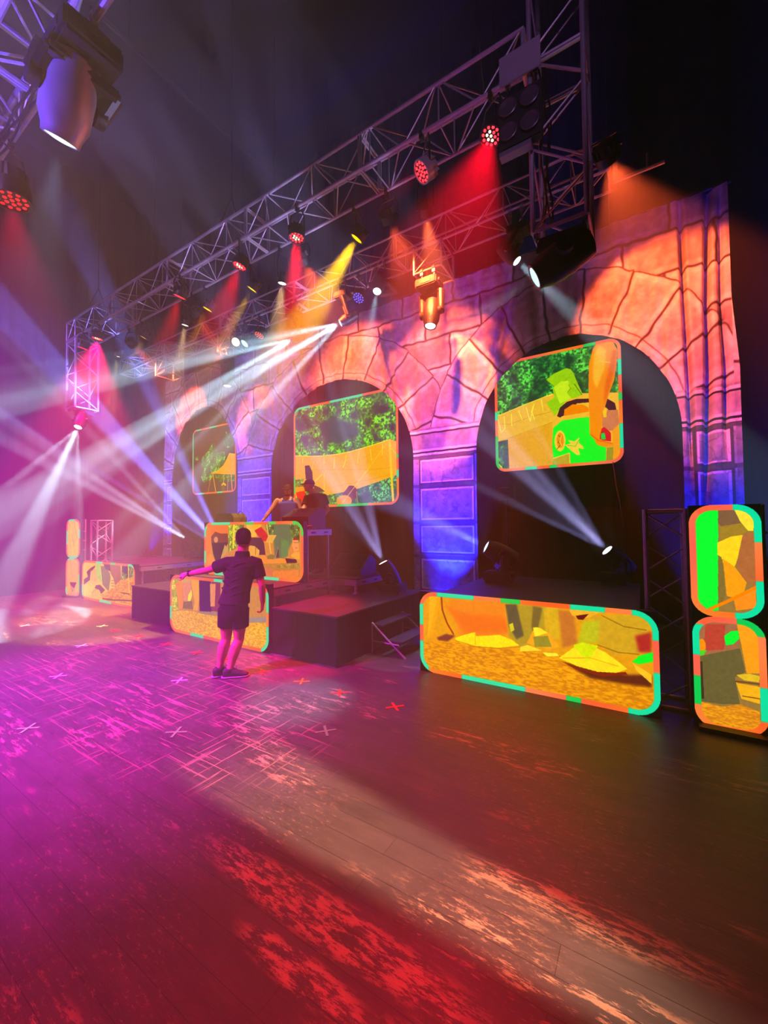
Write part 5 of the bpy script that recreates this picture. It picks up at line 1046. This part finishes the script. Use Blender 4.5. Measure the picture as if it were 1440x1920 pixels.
loft(bm, [(hc+V((0, 0, z*1.10))+hf*o, hr*hw*1.10, hf*hd*1.10) for z, hw, hd, o in ((-.060, .062, .040, -.052), (-.02, .076, .070, -.032), (.02, .083, .090, -.018), (.06, .083, .098, -.010), (.092, .070, .085, -.010), (.116, .045, .056, -.010), (.127, .018, .024, -.010))], 22)
solid('hair', bm, HAIR, man, .007, 2)
for a, fd, nm in ((la, fl_, 'shoe'), (ra, fr_, 'shoe')):
    g = V((a.x, a.y, 0)); sd = V((fd.y, -fd.x, 0)); bm = B()
    loft(bm, [(g-fd*.075+V((0, 0, .055)), sd*.030, V((0, 0, .045))), (g-fd*.045+V((0, 0, .068)), sd*.041, V((0, 0, .060))), (g+fd*.02+V((0, 0, .068)), sd*.044, V((0, 0, .062))), (g+fd*.09+V((0, 0, .052)), sd*.047, V((0, 0, .042))), (g+fd*.16+V((0, 0, .042)), sd*.047, V((0, 0, .032))), (g+fd*.205+V((0, 0, .036)), sd*.034, V((0, 0, .022))), (g+fd*.222+V((0, 0, .034)), sd*.015, V((0, 0, .012)))], 18)
    tube(bm, [V((a.x, a.y, .085)), V((a.x, a.y, .118))], [.050, .046], 16); sh = solid(nm, bm, SHOE, man, .006, 3)
    bm = B(); loft(bm, [(g+fd*x+V((0, 0, .013)), sd*wv, V((0, 0, .0125))) for x, wv in ((-.092, .018), (-.075, .035), (-.03, .043), (.04, .042), (.11, .050), (.17, .050), (.21, .038), (.232, .018))], 16); obj('sole', bm, SOLE, sh, True)
    bm = B()
    for k in range(4): p = g+fd*(.045+.028*k)+V((0, 0, .112-.013*k)); tube(bm, [p-sd*.026-V((0, 0, .008)), p+V((0, 0, .002)), p+sd*.026-V((0, 0, .008))], .0035, 6)
    for s in (-1, 1): tube(bm, [g+fd*.045+V((0, 0, .115)), g+fd*.06+sd*s*.025+V((0, 0, .138)), g+fd*.09+sd*s*.035+V((0, 0, .128)), g+fd*.06+sd*s*.012+V((0, 0, .118))], .0035, 6)
    obj('laces', bm, LACE, sh, True)
bm = B(); wd_ = (wl-el).normalized(); lathe(bm, [(-.013, .035), (-.011, .038), (.011, .037), (.013, .034)], wl-wd_*.02, wd_, 18); box(bm, wl-wd_*.02+V((0, 0, .036))-AA*.012, (.034, .034, .014)); obj('wristwatch', bm, BLK2, man, 'auto')
# --- two men in the booth
TANK = mat('blue_tank_top', (.16, .26, .62), .85, 0, .15, bump=(6, .4, (4, 4, 1.4))); TEE = mat('black_tee_shirt', (.13, .12, .13), .88, 0, .12, bump=(6, .4, (4, 4, 1.4))); TROU = mat('dark_trousers', (.10, .10, .12), .88, 0, .12); CAP = mat('dark_cap', (.14, .11, .13), .8, 0, .2); CAPB = mat('navy_cap', (.18, .17, .30), .8, 0, .2)
def boothman(label, sz, P0, face, bodyf, sh, hz, arms, top_mat, cap_mat, sleeves, bill=1.0, beard=True):
    P0 = V(P0); t = thing('person', label, 'person', P0); f = V(bodyf).normalized(); r = V((f.y, -f.x, 0)); bm = B(); cu = L_(sh[0], 0, 0)
    ring = lambda z, hw, hd, o=0, k=1.0: (cu*k+f*o+V((0, 0, z)), r*hw, f*hd)
    body = [ring(.80, .15, .11, 0, .5), ring(.92, .165, .12, 0, .5), ring(1.05, .155, .115, 0, .6), ring(1.2, .175, .125, 0, .8), ring(1.32+sz, .195, .125), ring(1.40+sz, .17, .10), ring(1.45+sz, .09, .07)]
    loft(bm, [(c, a, b) for c, a, b in body], 24); hc = L_(hz[0], 0, 0)+V((0, 0, hz[1]))
    limb(bm, [(cu+V((0, 0, 1.40+sz)), .066), (cu*.6+V((hc.x, hc.y, 0))*.4+V((0, 0, 1.48+sz)), .062), (hc-V((0, 0, .06)), .060)]); headmesh(bm, hc, face)
    for side, (e, wv, hd_, nr, pose) in zip((-1, 1), arms):
        s_ = cu+r*side*.205+V((0, 0, 1.375+sz)); e, wv = V(e), V(wv)
        limb(bm, [(s_, .064), (s_*.55+e*.45, .052), (e, .042), (e*.65+wv*.35, .043), (wv, .029)]); hand(bm, wv, hd_, nr, pose, 1.0, thumb=-side)
    for side in (-1, 1):
        h = cu*.5+r*side*.09; limb(bm, [(h+V((0, 0, .82)), .10), (h+r*side*.02+V((0, 0, .48)), .06), (h+r*side*.03+V((0, 0, .10)), .040)]); a = h+r*side*.03; limb(bm, [(a+V((0, 0, .06)), .036), (a+f*.13+V((0, 0, .04)), .03)])
    solid('body', bm, SKIN, t, .010, 3)
    bm = B(); g = .014; tp = [(c, a*(1+.10), b*(1+.14)) for c, a, b in body[1:6]]
    if sleeves: tp += [(body[6][0]+V((0, 0, .015)), body[6][1]*1.06, body[6][2]*1.15)]
    else: tp = tp[:-1]+[(body[5][0]-V((0, 0, .02)), r*.118, f*.115)]
    loft(bm, tp, 24)
    if not sleeves:
        for side in (-1, 1): tube(bm, [cu+r*side*.085+f*.10+V((0, 0, 1.36+sz)), cu+r*side*.08+V((0, 0, 1.458+sz)), cu+r*side*.085-f*.10+V((0, 0, 1.36+sz))], [.030, .024, .030], 10)
    if sleeves:
        for side, (e, wv, *_x) in zip((-1, 1), arms): s_ = cu+r*side*.205+V((0, 0, 1.375+sz)); tube(bm, [cu+r*side*.10+V((0, 0, 1.37+sz)), s_, s_*.45+V(e)*.55], [.10, .088, .076], 16)
    solid('tee_shirt' if sleeves else 'tank_top', bm, top_mat, t, .010, 3)
    bm = B(); loft(bm, [(c, a*1.08, b*1.1) for c, a, b in body[:2]]+[(body[2][0]-V((0, 0, .06)), body[2][1]*1.05, body[2][2]*1.08)], 22)
    for side in (-1, 1): h = cu*.5+r*side*.09; tube(bm, [h+V((0, 0, .86)), h+r*side*.02+V((0, 0, .48)), h+r*side*.03+V((0, 0, .07))], [.115, .085, .075], 16)
    solid('trousers', bm, TROU, t, .012, 3)
    for side in (-1, 1):
        g_ = cu*.5+r*side*.12; bm = B(); loft(bm, [(g_+f*x+V((0, 0, z)), r*w_, V((0, 0, hh))) for x, z, w_, hh in ((-.08, .05, .03, .045), (-.03, .06, .042, .055), (.06, .055, .045, .05), (.15, .04, .045, .035), (.20, .034, .022, .02))], 14); obj('shoe', bm, SHOE, t, True)
    ff = V(face).normalized(); rr = ff.cross(V((0, 0, 1))).normalized(); bm = B()
    loft(bm, [(hc+ff*o+V((0, 0, z)), rr*hw, ff*hd) for z, hw, hd, o in ((.028, .084, .106, -.006), (.05, .085, .106, -.006), (.085, .078, .094, -.008), (.115, .058, .068, -.008), (.132, .026, .030, -.008), (.138, .008, .01, -.008))], 22)
    cp = obj('cap', bm, cap_mat, t, True); bm = B(); pts = [hc+ff*(.092+.085*math.sin(a))+rr*.078*math.cos(a)+V((0, 0, .034-.02*math.sin(a))) for a in [math.pi*k/12 for k in range(13)]]; prism(bm, pts, (0, 0, .010)); obj('bill', bm, cap_mat, cp, True)
    bm = B()
    for s in (-1, 1): lathe(bm, [(-.004, .010), (.004, .009), (.007, .004)], hc+ff*.091+rr*s*.031+V((0, 0, .012)), ff, 10)
    obj('eyes', bm, BLK2, t, True)
    if beard:
        bm = B(); tube(bm, [hc+ff*.086+rr*s*.036+V((0, 0, -.05-.01*abs(s))) for s in (-1, -.5, 0, .5, 1)], [.006, .011, .011, .011, .006], 8)
        loft(bm, [(hc+ff*.036+V((0, 0, z)), rr*hw, ff*hd) for z, hw, hd in ((-.116, .034, .046), (-.10, .052, .058), (-.08, .060, .060))], 16); obj('beard', bm, HAIR, t, True)
    return t
cm = (V((0, 0, 0))-V((-6.1, 5.95, 0))).normalized()
boothman('bearded man in cap and blue tank top behind the booth, leaning on one straight arm', .055, (-6.10, 5.95, .93), (cm-RR_*.35), cm*1.0+RR_*-.05, (-.012, 0), (-.012, 1.635),
    [(L_(.285, -.06, 1.20), L_(.24, -.16, 1.03), V((-.3, -.6, -.3)), V((0, 0, 1)), (.5, .5, .5, .5)), (L_(-.355, -.10, 1.215), L_(-.475, -.17, 1.03), V((-.6, -.1, -.6)), V((-.3, -.3, .8)), (.3, .35, .4, .45))], TANK, CAP, False)
boothman('man in cap and dark tee shirt behind the booth, facing left in profile', .085, (-5.42, 5.98, .93), (-RR_*1.0-AA*.10), (-RR_*.55-AA*.80), (.015, 0), (-.105, 1.70),
    [(L_(.265, -.02, 1.215), L_(.14, -.20, 1.05), V((-.6, -.5, -.1)), V((0, 0, 1)), (.5, .5, .5, .5)), (L_(-.21, -.12, 1.18), L_(-.20, -.28, 1.03), V((-.3, -.8, 0)), V((0, 0, 1)), (.5, .5, .5, .5))], TEE, CAPB, True, beard=False)
